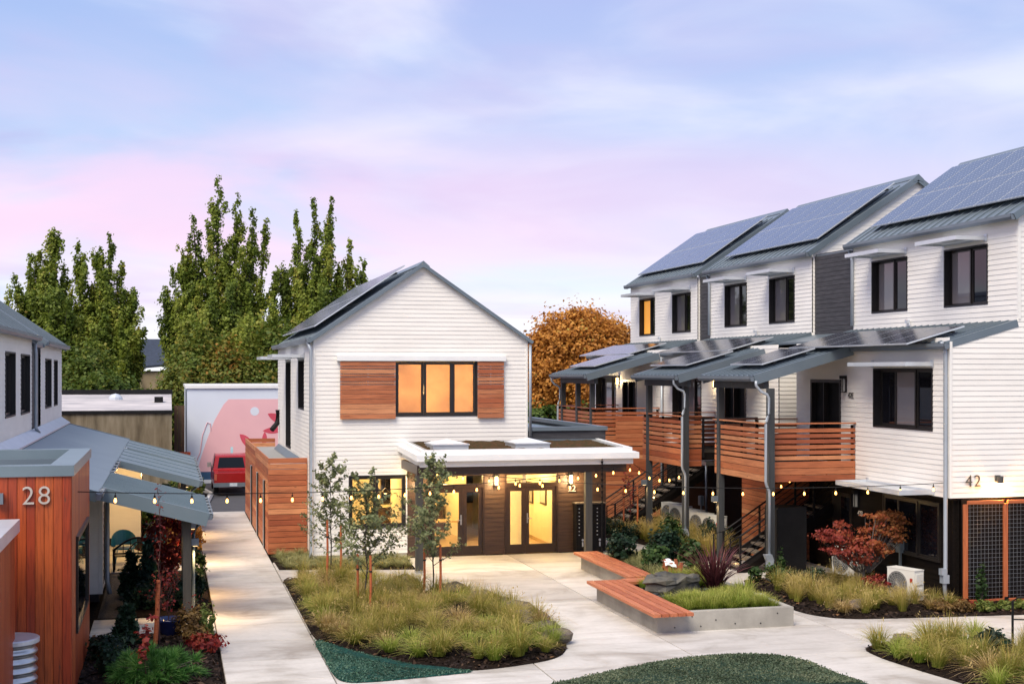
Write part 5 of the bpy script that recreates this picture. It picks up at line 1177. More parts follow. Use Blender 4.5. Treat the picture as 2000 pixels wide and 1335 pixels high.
#@@PLANTS
# ================================================================== BEDS AND PLANTING
cbed, cpoly, ch_ = bed('planting_bed', [(3.02, 36.15), (3.9, 35.75), (4.85, 35.1), (5.97, 33.76), (7.0, 32.29), (7.64, 30.65), (7.97, 28.88), (8.06, 27.35), (7.82, 25.93), (7.35, 25.0), (6.6, 24.55), (5.5, 24.3), (4.74, 24.75), (3.95, 25.85), (3.3, 26.9), (2.96, 27.9), (2.93, 31), (2.94, 34.5)], M['soil'], h=.14)
_, lawn1, _ = bed('lawn', [(2.94, 27.75), (3.4, 26.8), (4.0, 25.72), (4.8, 24.6), (5.45, 24.2), (4.9, 24.04), (4.2, 23.92), (3.5, 23.84), (3.08, 23.95), (2.93, 24.5), (2.92, 26)], M['seed'], h=.06, z0=.008, rough=.012)
_, lawn2, _ = bed('lawn', [(6.4, 22.5), (7.2, 23.15), (8.04, 23.6), (9.28, 24.15), (10.43, 24.36), (11.2, 24.24), (11.65, 23.95), (11.9, 23.4), (11.96, 22.4), (12.0, 19), (8, 17), (6.2, 20)], M['seed2'], h=.06, z0=.008, rough=.012)
rbed, rpoly, _h = bed('planting_bed', [(13.62, 24.25), (13.45, 23.5), (13.55, 22.4), (13.75, 21.2), (14.1, 19), (17, 17.5), (21, 18), (21.4, 22.6), (17.6, 23.3), (16.6, 23.6), (16.18, 24.3), (15.04, 24.75), (14.3, 24.7)], M['soil'], h=.12)
abed, apoly, _h = bed('planting_bed', [(14.95, 33.0), (14.6, 31.5), (14.36, 30.2), (14.16, 28.7), (14.35, 27.75), (14.85, 27.25), (15.7, 27.06), (19.02, 26.7), (22, 26.5), (22, 27.7), (18.1, 28.02), (17.95, 30), (17.9, 32.3), (16.2, 32.6)], M['soil'], h=.10)
bbed, bpoly, _h = bed('planting_bed', [(14.85, 36.9), (14.8, 40.3), (14.2, 42.4), (14.3, 46), (16, 46.6), (17.6, 45.8), (17.6, 39), (16.6, 37.0)], M['soil'], h=.10)
sbed, spoly, _h = bed('planting_strip', [(2.95, 40.9), (2.99, 37.9), (4.6, 37.55), (6.75, 37.05), (6.85, 39.2), (4.2, 39.25), (4.05, 40.9)], M['soil'], h=.05, sm=False)
bed('planting_bed', [(-1.6, 23.2), (.9, 23.2), (.93, 29.3), (-1.6, 29.3)], M['soil'], h=.06, sm=False)
bed('planting_bed', [(-1.6, 31.5), (.92, 31.5), (.96, 38.4), (-1.6, 38.4)], M['soil'], h=.06, sm=False)
bed('planting_bed', [(.0, 40.3), (.95, 40.3), (.97, 53.9), (-1.5, 54), (-1.5, 44.8)], M['soil'], h=.06, sm=False)
bed('gravel_strip', [(-1.58, 31.45), (-.9, 31.45), (-.95, 38.3), (-1.58, 38.3)], M['gravel'], h=.09, sm=False)
bed('planting_bed', [(-.4, 54.6), (.9, 54.6), (1.5, 58.5), (1.7, 61.8), (1.4, 64), (-.4, 64)], M['soil'], h=.06, sm=False, z0=-.05)

def scatter(poly, n, mind, edge, seed, reject=None):
    r_ = random.Random(seed); xs = [p[0] for p in poly]; ys_ = [p[1] for p in poly]; out_ = []
    for _ in range(n*60):
        p = (r_.uniform(min(xs), max(xs)), r_.uniform(min(ys_), max(ys_)))
        if not inside(p, poly) or edge_dist(p, poly) < edge: continue
        if reject and reject(p): continue
        if any((p[0]-q_[0])**2+(p[1]-q_[1])**2 < mind**2 for q_ in out_): continue
        out_.append(p)
        if len(out_) >= n: break
    return out_
GM = [blades_mesh('blades', 210, .56+.05*i, .58, .010, M['grass'], 40+i, base_r=.10, droop=1.15, tint0=.08, tint1=.82, seedheads=4) for i in range(6)]
DRY = leafmat('dry_grass', [(0, (.16, .13, .03)), (.4, (.34, .23, .07)), (1, (.60, .44, .22))], .3)
GM += [blades_mesh('blades', 190, .50, .62, .010, DRY, 55, base_r=.12, droop=1.3, tint0=.05, tint1=.95, seedheads=4)]
GG = [blades_mesh('blades', 190, .46, .46, .011, M['grassg'], 60+i, base_r=.10, droop=1.0, tint0=.15, tint1=.9) for i in range(3)]
PG = [blades_mesh('blades', 120, .26, .30, .012, M['palegrass'], 70+i, base_r=.12, droop=.7, tint0=.1, tint1=.8, seg=3) for i in range(3)]
LG = [blades_mesh('blades', 150, .30, .26, .011, M['grassg'], 80+i, base_r=.13, droop=.6, tint0=.2, tint1=.95, seg=3) for i in range(3)]
GOLD = [blades_mesh('blades', 200, .80, .50, .010, M['grass'], 90+i, base_r=.10, droop=.8, tint0=.25, tint1=.95, seedheads=10) for i in range(3)]
rg = random.Random(11)
def clump(meshes, x, y, z, label, group, s=None, name='grass_clump'):
    o = addmesh(name, rg.choice(meshes), None, (x, y, z)); o.rotation_euler = (rg.gauss(0, .13), rg.gauss(0, .13), rg.uniform(0, 6.28)); k = s or rg.uniform(.68, 1.15)
    o.scale = (k*rg.uniform(.9, 1.15), k*rg.uniform(.9, 1.15), k*rg.uniform(.85, 1.15)); props(o, label, 'grass', group); return o
for (x, y) in scatter(cpoly, 150, .33, .24, 3):
    front = y < 27.2 or x < 3.4
    clump(GG if (front and rg.random() < .45) or rg.random() < .12 else GM, x, y, .09, 'tufted green and tan ornamental grass in the central island bed', 'grass tufts in the central island bed')
for (x, y) in scatter(rpoly, 78, .34, .18, 4, lambda p: p[1] < 19.5): clump(GG if rg.random() < .3 else GM, x, y, .07, 'tufted green and orange grass in the bed at the lower right corner', 'grass tufts in the lower right bed', s=rg.uniform(.8, 1.2))
for (x, y) in scatter(apoly, 36, .42, .28, 5, lambda p: p[1] > 31.2 or p[0] > 18.0 or (p[0] > 17.1 and p[1] > 29)): clump(GOLD if rg.random() < .4 else GM, x, y, .06, 'tan and green grass around the red maple beside the townhouse', 'grass tufts around the red maple', s=rg.uniform(.7, 1.05))
for (x, y) in scatter(bpoly, 24, .42, .25, 6, lambda p: p[0] > 16.3 or p[1] > 42.8): clump(GOLD, x, y, .06, 'golden upright grass under the middle balcony', 'golden grasses under the middle balcony', s=rg.uniform(.9, 1.25))
STRIP = scatter(spoly, 75, .22, .14, 7)
def chips(poly, n, z, seed, label):
    rs = np.random.default_rng(seed); pp = np.array(poly); lo, hi = pp.min(0), pp.max(0); P_ = []
    while len(P_) < n:
        for p in rs.uniform(lo, hi, (1000, 2)):
            if inside(p, poly): P_.append((p[0], p[1], z(edge_dist(p, poly))))
            if len(P_) >= n: break
    PA = np.array(P_); ow = np.tile(np.array([[0, 0, 1.5]]), (len(PA), 1)); PA[:, 2] += rs.uniform(0, .015, len(PA))
    addmesh('mulch_chips', cloud_mesh('mulch_chips', PA, .055, rs.uniform(0, 1, len(PA))**2, M['chip'], rs, 0, 2.2, .5, ow), None, (0, 0, 0), label=label, cat='mulch', kind='stuff')
M['chip'] = leafmat('bark_chips', [(0, (.014, .008, .006)), (.5, (.035, .020, .013)), (.85, (.085, .050, .028)), (1, (.20, .10, .04))], .0, .9)
for pl, n_, sd_, l_ in ((cpoly, 4500, 1, 'dark bark chips and fallen leaves on the island bed'), (rpoly, 2500, 2, 'dark bark chips and fallen leaves on the lower right bed'), (apoly, 2200, 3, 'dark bark chips around the red maple'), ([(-1.6, 23.2), (.9, 23.2), (.93, 29.3), (-1.6, 29.3)], 1500, 4, 'bark chips on the near left bed')):
    chips(pl, n_, lambda e: .022+.115*min(1, e/1.6)**.7, sd_, l_)
def joined(meshes, spots, z, label, mat, smin=.7, smax=1.0):
    V = []; F_ = []; T_ = []; nv = 0
    for (x, y) in spots:
        me = rg.choice(meshes); n = len(me.vertices); co = np.empty(n*3, np.float32); me.vertices.foreach_get('co', co); co = co.reshape(-1, 3); k = rg.uniform(smin, smax); a = rg.uniform(0, 6.28)
        c_, s_ = math.cos(a)*k, math.sin(a)*k; P_ = np.stack([co[:, 0]*c_-co[:, 1]*s_+x, co[:, 0]*s_+co[:, 1]*c_+y, co[:, 2]*k*rg.uniform(.75, 1.3)+z], 1); V.append(P_)
        li = np.empty(len(me.loops), np.int32); me.loops.foreach_get('vertex_index', li); F_.append(li+nv); tv = np.empty(len(me.polygons), np.float32); me.attributes['tint'].data.foreach_get('value', tv); T_.append(tv+rg.uniform(-.15, .15)); nv += n
    V = np.concatenate(V); F_ = np.concatenate(F_); T_ = np.clip(np.concatenate(T_), 0, 1); m = len(T_); me = bpy.data.meshes.new('grass'); me.vertices.add(nv); me.vertices.foreach_set('co', V.astype(np.float32).ravel()); me.loops.add(m*4); me.loops.foreach_set('vertex_index', F_.astype(np.int32))
    me.polygons.add(m); me.polygons.foreach_set('loop_start', np.arange(0, m*4, 4, dtype=np.int32)); me.polygons.foreach_set('loop_total', np.full(m, 4, dtype=np.int32)); at = me.attributes.new('tint', 'FLOAT', 'FACE'); at.data.foreach_set('value', T_.astype(np.float32)); me.materials.append(mat); me.update(calc_edges=True)
    return addmesh('grass', me, None, (0, 0, 0), label=label, cat='grass', kind='stuff')
def boulder(x, y, z, r_, label, mat='boulder', flat=.6, seed=0, name='boulder', group=None):
    rr = random.Random(seed); mb = MB(); n, m = 14, 8; ph = [rr.uniform(0, 6) for _ in range(6)]
    for i in range(m+1):
        th = PI*i/m
        for j in range(n):
            a = 2*PI*j/n; k = r_*(1+.16*math.sin(2*a+ph[0])*math.sin(th)+.10*math.sin(3*a+ph[1]+th*2)+.07*math.sin(5*th+ph[2]+a*2)+rr.uniform(-.05, .05))
            mb.v.append((x+k*math.sin(th)*math.cos(a)*1.15, y+k*math.sin(th)*math.sin(a), z+k*math.cos(th)*flat))
    for i in range(m):
        for j in range(n): mb.f.append((i*n+j, i*n+(j+1) % n, (i+1)*n+(j+1) % n, (i+1)*n+j)); mb.mi.append(0)
    o = obj(name, mb, M[mat], None, loc=(x, y, z)); return props(o, label, 'boulder', group)
for i, (x, y, r_) in enumerate([(5.75, 33.55, .42), (6.75, 32.3, .36), (7.25, 31.0, .36), (7.45, 30.2, .3), (7.62, 29.4, .36), (7.72, 28.2, .38), (7.72, 27.1, .3), (7.7, 26.3, .28)]):
    boulder(x, y, .14, r_, ['boulder behind the canopy sapling at the rear of the island bed', 'boulder right of the canopy sapling', 'boulder on the plaza edge, third from the rear of the island bed', 'small boulder on the plaza edge, fourth from the rear', 'boulder on the plaza edge facing the bench corner', 'largest boulder near the rounded end of the island bed', 'boulder at the rounded end of the island bed', 'small boulder nearest the viewer at the end of the island bed'][i], seed=i, group='boulders edging the island bed')
boulder(15.7, 28.15, .12, .26, 'brown boulder among the grass before the near air conditioner', seed=21)
boulder(14.45, 24.3, .10, .24, 'brown boulder at the edge of the lower right bed', seed=22)
# saplings
def sapling(loc, h, seed, label, mat, leaf=.055, n=2600, spread=.62, z0=.7, barkm='bark', name='sapling', cat='tree', group=None, r0=.022, upw=.75, tints=None, nb=26, lean=0, sparse=1):
    rs = np.random.default_rng(seed); t = thing(name, loc, label, cat, group); L = Vector(loc); tr = MB()
    wob = [Vector((rs.normal(0, .03)+lean*q, rs.normal(0, .03), h*q)) for q in np.linspace(0, 1, 7)]; wob[0] = Vector((0, 0, 0))
    tr.tube([L+p for p in wob], [r0*(1-.85*q) for q in np.linspace(0, 1, 7)], 6)
    def at(q):
        k = q*6; i = min(5, int(k)); return wob[i].lerp(wob[i+1], k-i)
    pts = []
    for b in range(nb):
        q = z0/h+(1-z0/h)*(b+rs.uniform(0, 1))/nb; p0 = at(min(.985, q)); a = rs.uniform(0, 2*PI)
        ln = spread*(1.08-.75*((q-z0/h)/(1-z0/h)))*rs.uniform(.6, 1.2); ln = max(ln, .14)
        d_ = Vector((math.cos(a), math.sin(a), upw*rs.uniform(.5, 1.4))); d_.normalize(); path = [p0]; p = p0.copy()
        for k in range(4):
            d_ = (d_+Vector((rs.normal(0, .16), rs.normal(0, .16), rs.normal(.02, .12)))).normalized(); p = p+d_*ln/4; path.append(p.copy())
            if k > 0:
                e = (d_+Vector(rs.normal(0, .6, 3))).normalized(); pe = p+e*ln*.35; tr.tube([L+p, L+pe], [.004, .002], 3, cap=False); pts += [(p.lerp(pe, s_)) for s_ in (.35, .6, .85, 1)]
        tr.tube([L+x_ for x_ in path], [r0*.35*(1-.8*k/4)+.002 for k in range(5)], 4, cap=False)
        pts += [path[k].lerp(path[k+1], s_) for k in range(1, 4) for s_ in (0, .33, .66)]+[path[4]]
    P_ = np.array([tuple(p) for p in pts]); ci = rs.integers(0, len(P_), n)
    pp = P_[ci]+rs.normal(0, .035, (n, 3)); tint = rs.uniform(0, 1, len(P_))[ci]*.6+rs.uniform(0, .4, n)
    if tints: tint = tints[0]+(tints[1]-tints[0])*tint
    obj('trunk', tr, M[barkm], t); addmesh('foliage', cloud_mesh('foliage', pp, leaf, tint, M[mat], rs, 0, 1.35, .4, np.concatenate([pp[:, :2]*.8, np.full((n, 1), .15)], 1)), t, loc); return t
sapling((4.1, 35.1, .1), 3.1, 1, 'young slender tree with small grey green leaves before the house corner', 'birch', n=2600, spread=1.0, leaf=.056, nb=30)
sapling((4.4, 30.75, .1), 2.85, 2, 'young slender tree with two stakes standing nearest in the central bed', 'birch', n=3100, spread=1.1, leaf=.056, nb=34)
sapling((6.22, 31.9, .1), 3.2, 3, 'young slender tree with small leaves in front of the canopy post', 'birch', n=2900, spread=1.1, leaf=.056, nb=32)
for (x, y, h, l_) in ((3.96, 34.7, 1.62, 'left wooden stake of the sapling before the house corner'), (4.33, 34.85, 1.5, 'right wooden stake of the sapling before the house corner'), (4.22, 30.85, 1.25, 'left wooden stake of the nearest sapling'), (4.42, 30.15, 1.3, 'right wooden stake of the nearest sapling, close to the viewer'), (6.05, 32.2, 1.2, 'left wooden stake of the sapling before the canopy post'), (6.32, 31.55, 1.3, 'right wooden stake of the sapling before the canopy post'), (15.05, 43.2, 1.6, 'pale wooden stake before the far stair'), (15.3, 42.5, 1.75, 'orange wooden stake standing before the far stair')):
    st = MB(); st.tube([(x, y, 0), (x+.02, y, h*.5), (x+.015, y+.02, h+.1)], [.032, .03, .028], 8); o = obj('tree_stake', st, M['stake'], None, loc=(x, y, 0)); props(o, l_, 'stake', 'wooden tree stakes')
    tm = thing('tree_tie', (x, y, h*.8), 'black rubber tie on the '+l_, 'tree tie'); q = MB(); q.lathe([(.036, -.02), (.038, -.02), (.038, .02), (.036, .02)], (x+.02, y+.01, h*.8), 10); obj('band', q, M['tyre'], tm)
sapling((15.18, 42.9, .1), 2.0, 9, 'thin bare sapling with few red leaves before the far stair', 'redleaf', n=160, leaf=.06, spread=.4, barkm='redstem')
# left garden
sapling((-.2, 28.1, .05), 3.1, 5, 'thin sapling with sparse red leaves tied to an orange stake by the left porch', 'redleaf', n=90, leaf=.055, spread=.30, z0=.5, barkm='redstem', nb=16, upw=2.2)
st = MB(); st.tube([(-.28, 28.0, 0), (-.24, 28.0, .7), (-.22, 28.02, 1.35)], [.05, .047, .044], 9); o = obj('tree_stake', st, M['stake'], None, loc=(-.28, 28, 0)); props(o, 'thick round orange stake before the left porch', 'stake', 'wooden tree stakes')
blob_crown((.0, 34.6, .02), [(0, 0, 1.35, .55, .6, .6), (.25, .2, 1.9, .38, .4, .4), (-.2, -.2, .95, .45, .45, .4)], 2600, .07, M['redleaf'], 31, 'bushy red leaved shrub beside the left porch post', trunk=(.5, .03), stemmat=M['redstem'])
blob_crown((.35, 36.6, .02), [(0, 0, 1.3, .5, .6, .9)], 2200, .08, M['orange'], 32, 'orange leaved shrub behind the red shrub by the left porch', trunk=(.5, .03))
pot = thing('plant_pot', (.02, 28.9, 0), 'blue glazed pot with a twiggy plant on the left entry path', 'pot')
q = MB(); q.lathe([(.16, 0), (.25, .15), (.30, .32), (.33, .36), (.33, .39), (.29, .39), (.27, .33), (.001, .32)], (.02, 28.9, .02), 24); obj('pot', q, M['pot'], pot, smooth=True)
sapling((-.02, 28.9, .32), 1.0, 41, 'twiggy reddish shrub growing in the blue pot', 'redleaf', n=240, leaf=.05, spread=.55, z0=.1, barkm='redstem', nb=26, r0=.012, name='potted_shrub', cat='shrub', upw=1.0)
blob_crown((.38, 28.6, .03), [(0, 0, .34, .28, .28, .3), (.2, .25, .36, .2, .2, .25)], 1500, .05, M['bronze'], 42, 'bronze leaved low shrub at the foot of the near left post', stems=10)
blob_crown((.72, 28.75, .03), [(0, 0, .3, .2, .22, .3)], 900, .05, M['lime'], 43, 'yellow green low shrub between the near left post and path', stems=10)
blob_crown((.7, 27.4, .02), [(0, 0, .14, .35, .6, .14)], 900, .05, M['redleaf'], 44, 'low dark red ground cover along the left path edge', stems=4)
blob_crown((.5, 27.9, .02), [(0, 0, .2, .25, .25, .2)], 700, .05, M['bronze'], 45, 'small bronze mound in front of the bronze shrub', stems=6)
def conifer(loc, h, r_, seed, label, mat, n=3000, needle=.06):
    rs = np.random.default_rng(seed); t = thing('conifer', loc, label, 'conifer'); L = Vector(loc); q = MB(); q.tube([L, L+Vector((0, 0, h*.95))], [.03, .008], 6); obj('trunk', q, M['bark'], t)
    nc = 70; z = rs.beta(1, 1.35, nc)*h*.95; a = rs.uniform(0, 2*PI, nc); rr = r_*(1-z/h)**.8*rs.uniform(.55, 1.1, nc); c_ = np.stack([rr*np.cos(a), rr*np.sin(a), z+.06], 1)
    ci = rs.integers(0, nc, n); f = rs.uniform(.25, 1, n)[:, None]; p = c_[ci]*np.concatenate([f, f, np.ones((n, 1))], 1)+rs.normal(0, .035, (n, 3)); p[:, 2] += .12*f[:, 0]*h*.3
    addmesh('foliage', cloud_mesh('foliage', p, needle, rs.uniform(0, 1, nc)[ci]*.7+rs.uniform(0, .3, n), mat, rs, .4, 2.4), t, loc); return t
conifer((-.5, 33.7, .05), 1.35, .30, 51, 'upright blue green conifer under the near left porch', M['bluespruce'], 3600)
conifer((-.92, 34.0, .05), 1.05, .36, 52, 'dark green conifer left of the upright blue one', M['darkshrub'], 3000)
conifer((-.85, 28.25, .05), .75, .30, 53, 'small dark pine standing on the edge of the left entry path', M['darkshrub'], 1800, .08)
def pine(loc, r_, h, seed, label):
    t = thing('dwarf_pine', loc, label, 'pine'); rs = np.random.default_rng(seed); V = []; F_ = []; T_ = []
    for k in range(130):
        d_ = rs.normal(size=3); d_[2] = abs(d_[2])*.9+.05; d_ /= np.linalg.norm(d_); c_ = d_*np.array([r_, r_, h])*rs.uniform(.55, 1); tn = rs.uniform(0, .6)
        for j in range(48):
            e = d_*.9+rs.normal(0, .55, 3)+np.array([0, 0, .25]); e /= np.linalg.norm(e); s_ = np.cross(e, rs.normal(size=3)); s_ /= np.linalg.norm(s_); ln = rs.uniform(.14, .26); w_ = .0042; b = len(V)
            p1 = c_+e*ln*.6; p2 = c_+e*ln+np.array([0, 0, -.03]); V += [c_-s_*w_, c_+s_*w_, p1+s_*w_, p1-s_*w_, p2+s_*.001, p2-s_*.001]; F_ += [(b, b+1, b+2, b+3), (b+3, b+2, b+4, b+5)]; T_ += [tn+.1, tn+.4]
    me = bpy.data.meshes.new('needles'); me.from_pydata([tuple(x) for x in V], [], F_); at = me.attributes.new('tint', 'FLOAT', 'FACE'); at.data.foreach_set('value', np.clip(T_, 0, 1).astype(np.float32)); me.materials.append(M['pine'])
    q = MB(); L = Vector(loc)
    for k in range(9): a = k*.7; q.tube([L, L+Vector((math.cos(a)*r_*.4, math.sin(a)*r_*.4, h*.4)), L+Vector((math.cos(a)*r_*.8, math.sin(a)*r_*.8, h*.6))], [.03, .02, .01], 5)
    obj('branch', q, M['bark'], t); addmesh('needles', me, t, loc); return t
pine((-.22, 24.75, .05), .82, .55, 61, 'bright green long needled dwarf pine at the lower left')
sapling((-.4, 24.2, .3), .95, 62, 'small upright red leaved twig in front of the dwarf pine', 'redleaf', n=120, leaf=.07, spread=.22, z0=.1, barkm='redstem', nb=8, r0=.01, name='red_shrub', cat='shrub')
for i, (x, y, rx, rz, m_, l_) in enumerate([(-1.15, 26.9, .35, .22, 'darkshrub', 'dark low shrub beside the cedar bay wall'), (-.95, 25.6, .35, .25, 'darkshrub', 'second dark low shrub by the cedar bay, left of the pine'), (-1.3, 33.0, .0, 0, '', ''), (.62, 33.4, .22, .35, 'darkshrub', 'dark leafy shrub between near left porch post and path'), (.66, 35.2, .22, .5, 'shrub', 'green leafy shrub behind the near left porch post'), (.2, 32.3, .35, .30, 'darkshrub', 'dark leafy shrub just beyond the left entry path'), (-.6, 32.4, .4, .28, 'darkshrub', 'dark mound under the near left porch'), (-.35, 35.9, .5, .4, 'darkshrub', 'dark shrub before the black bench'), (.4, 31.9, .2, .2, 'darkshrub', 'small dark shrub at the base of the porch post')]):
    if rx: blob_crown((x, y, .03), [(0, 0, rz, rx, rx, rz)], 1400, .06, M[m_], 100+i, l_, stems=8)
for i, (x, y, rx, rz, m_, l_) in enumerate([(-.4, 47.0, .6, .55, 'shrub', 'green bush behind the teal chairs'), (-.1, 50.5, .6, .7, 'shrub', 'green bush by the far left porch'), (.55, 44.6, .25, .5, 'orange', 'orange tinted bush by the middle left porch post'), (.55, 47.8, .3, .5, 'bronze', 'bronze bush by the far left porch post'), (.4, 53, .4, .7, 'green2', 'tall bush at the end of the left path bed'), (.4, 57.5, .5, .55, 'green2', 'rounded bush in the parking lot island'), (1.0, 60.5, .5, .5, 'green2', 'rounded bush at the kerb before the mural'), (.62, 42.2, .25, .35, 'bronze', 'low bronze bush left of the path')]):
    blob_crown((x, y, .0), [(0, 0, rz, rx, rx*1.2, rz)], 1800, .09, M[m_], 120+i, l_, stems=8)
# furniture on the left porch
bn = thing('garden_bench', (-.85, 38.7, 0), 'black garden bench with arched open back on the left porch', 'bench')
q = MB()
for x in (-1.5, -.2):
    q.box(x-.03, x+.03, 38.62, 38.68, 0, .62); q.box(x-.03, x+.03, 39.06, 39.12, 0, .62); q.box(x-.035, x+.035, 38.60, 39.14, .60, .65)
obj('frame', q, M['black'], bn)
for k in range(5): plank(bn, 'seat_slat', (-.85, 38.70+.095*k, .43), (1.3, .075, .03), M['black'])
q = MB(); q.tube([(-1.5+1.3*k/12, 38.63, .62+.33*math.sin(PI*k/12)) for k in range(13)], .03, 6); q.tube([(-1.5, 38.63, .52), (-.2, 38.63, .52)], .025, 6); q.tube([(-1.15+.6*k/8, 38.63, .55+.28*math.sin(PI*k/8)) for k in range(9)], .02, 6)
for x in (-1.25, -1.05, -.85, -.65, -.45): q.tube([(x, 38.63, .45), (x, 38.63, .62+.33*math.sin(PI*(x+1.5)/1.3)-.02)], .012, 5)
obj('backrest', q, M['black'], bn)
def chair(x, y, rz, label):
    t = thing('garden_chair', (0, 0, 0), label, 'chair', 'teal garden chairs')
    q = MB(); n = 12
    def cc(k, z, f): a = PI*(k/n)+0; return (f*.34*math.cos(a), .05+f*.32*math.sin(a), z)
    for k in range(n):
        hz = lambda k_: .50+.42*math.sin(PI*k_/n)**.7
        q.quad(cc(k, .42, .8), cc(k+1, .42, .8), cc(k+1, hz(k+1), 1.05), cc(k, hz(k), 1.05)); q.quad(cc(k, .42, .84), cc(k+1, .42, .84), cc(k+1, hz(k+1), 1.10), cc(k, hz(k), 1.10)); q.quad(cc(k, hz(k), 1.05), cc(k+1, hz(k+1), 1.05), cc(k+1, hz(k+1), 1.10), cc(k, hz(k), 1.10))
    obj('backrest', q, M['teal'], t, smooth=True)
    q = MB(); q.prism([(.30*math.cos(a), .02+.30*math.sin(a)) for a in [2*PI*k/20 for k in range(20)]], .40, .44); obj('seat', q, M['teal'], t)
    q = MB(); q.prism([(.26*math.cos(a), .0+.26*math.sin(a)) for a in [2*PI*k/20 for k in range(20)]], .442, .50); obj('cushion', q, M['lampless'] if 'lampless' in M else M['palecush'], t)
    for (a, b) in ((-.22, -.2), (.22, -.2), (-.22, .24), (.22, .24)): q = MB(); q.tube([(a, b, .40), (a*1.25, b*1.2, 0)], [.02, .014], 6); obj('leg', q, M['teal'], t)
    t.location = (x, y, 0); t.rotation_euler = (0, 0, rz)
M['palecush'] = pm('pale_cushion', (.55, .55, .40), None, 4, .9)
chair(-1.28, 40.6, R(8), 'left teal rounded chair behind the black bench'); chair(-.42, 40.75, R(-10), 'right teal rounded chair behind the red shrub')
# ------------------------------------------------------------------ concrete planter with cedar benches
pw = thing('concrete_planter', (11.6, 30, 0), 'low concrete planter with cedar bench tops in the courtyard', 'planter')
q = MB(); q.box(10.1, 13.29, 26.80, 26.98, 0, .42); obj('front_wall', q, M['conc_wall'], pw)
q = MB(); q.box(10.1, 10.28, 26.982, 30.95, 0, .42); obj('bench_wall', q, M['conc_wall'], pw)
q = MB(); q.box(10.282, 11.45, 30.78, 30.95, 0, .42); q.box(11.28, 11.45, 30.952, 36.0, 0, .42); q.box(11.452, 13.29, 35.85, 36.0, 0, .42); q.box(13.12, 13.29, 26.982, 35.848, 0, .42); obj('rear_wall', q, M['conc_wall'], pw)
for (x, z) in ((10.5, .1), (10.9, .32), (11.1, .10), (11.45, .22), (11.9, .12), (12.5, .1), (12.9, .3)):
    q = MB(); q.lathe([(.001, -.004), (.016, -.004), (.016, .002)], (x, 26.796, z), 8, axis='y'); obj('tie_hole', q, M['reveal'], pw)
q = MB(); q.box(10.28, 13.12, 26.98, 30.78, 0, .36); q.box(11.45, 13.12, 30.78, 35.85, 0, .36); obj('soil', q, M['soil'], pw)
for k in range(5): plank(pw, 'bench_board', (9.93+.185*k, 28.65+.0, .455), (4.65, .160, .07), M['bench'], (0, 0, R(90)))
for k in range(3): plank(pw, 'bench_board', (11.33, 30.73-.0+.175*(k-.0)-.14+.42, .455) if False else (11.27, 30.72+.18*(k-.4), .456), (.98 if k == 0 else .98, .168, .07), M['bench'])
for k in range(4): plank(pw, 'bench_board', (11.14+.185*k, 33.63, .457), (4.75, .160, .07), M['bench'], (0, 0, R(90)))
q = MB(); q.box(9.85, 10.75, 26.30, 26.325, .43, .482) if False else q.box(10.0, 10.6, 27.2, 27.25, .38, .419); obj('bench_bracket', q, M['black'], pw)
ppoly = [(10.85, 27.05), (13.1, 27.05), (13.1, 35.7), (11.95, 35.7), (11.95, 30.9), (10.85, 30.4)]
def rej(p): return (10.9 < p[0] < 12.1 and 28.5 < p[1] < 30.4) or (12.1 < p[0] < 13.1 and 29.0 < p[1] < 30.3)
PS = scatter(ppoly, 150, .2, .10, 8, rej)
joined(PG, [p for p in PS if p[1] > 31.2], .36, 'low pale striped grass in the rear of the concrete planter', M['palegrass'], .8, 1.2)
joined(LG, [p for p in PS if p[1] <= 31.2], .36, 'low bright green grass in the front of the concrete planter', M['grassg'], .7, 1.35)
joined(PG, STRIP, .03, 'low pale striped grass at the foot of the white house wall', M['palegrass'], .7, 1.0)
def turf(poly, n, seed, mat, label):
    rs = np.random.default_rng(seed); pp = np.array(poly); lo, hi = pp.min(0), pp.max(0); P_ = []
    while len(P_) < n:
        for p in rs.uniform(lo, hi, (2000, 2)):
            if p[1] > 21.5 and inside(p, poly) and edge_dist(p, poly) > .03: P_.append((p[0], p[1], min(.07, .02+edge_dist(p, poly)*.10)+rs.uniform(-.005, .02)))
            if len(P_) >= n: break
    PA = np.array(P_)[:n]; PA[:, :2] += rs.normal(0, .035, (n, 2)); o = addmesh('lawn_sprouts', cloud_mesh('lawn_sprouts', PA, .026, np.clip(.5+.28*np.sin(PA[:, 0]*2.1+np.sin(PA[:, 1]*1.7)*1.5)*np.sin(PA[:, 1]*1.6+PA[:, 0]*.7)+rs.normal(0, .22, n), 0, 1), mat, rs, .8, 1.5), None, (0, 0, 0), label=label, cat='grass', kind='stuff')
M['sprout'] = leafmat('hydroseed_sprouts', [(0, (.030, .050, .030)), (.5, (.042, .115, .080)), (1, (.11, .20, .14))], .2)
M['sprout2'] = leafmat('thin_sprouts', [(0, (.045, .060, .032)), (.5, (.075, .115, .066)), (1, (.17, .19, .11))], .2)
turf(lawn1, 16000, 1, M['sprout'], 'blue green seeded lawn wedge at the tip of the island bed'); turf(lawn2, 36000, 2, M['sprout2'], 'green seeded lawn at the bottom edge')
sb = thing('stone_basin', (11.45, 29.35, .36), 'dark rough basalt boulder with a hollowed top in the planter', 'stone')
rr = random.Random(5); mb = MB(); n = 22
n = 15; fac = [rr.uniform(.82, 1.16) for _ in range(n)]; zf = [rr.uniform(-.05, .05) for _ in range(n)]
rings = [(.50, 0), (.55, .12), (.53, .27), (.58, .34), (.55, .42), (.44, .455), (.34, .43), (.22, .37), (.001, .36)]
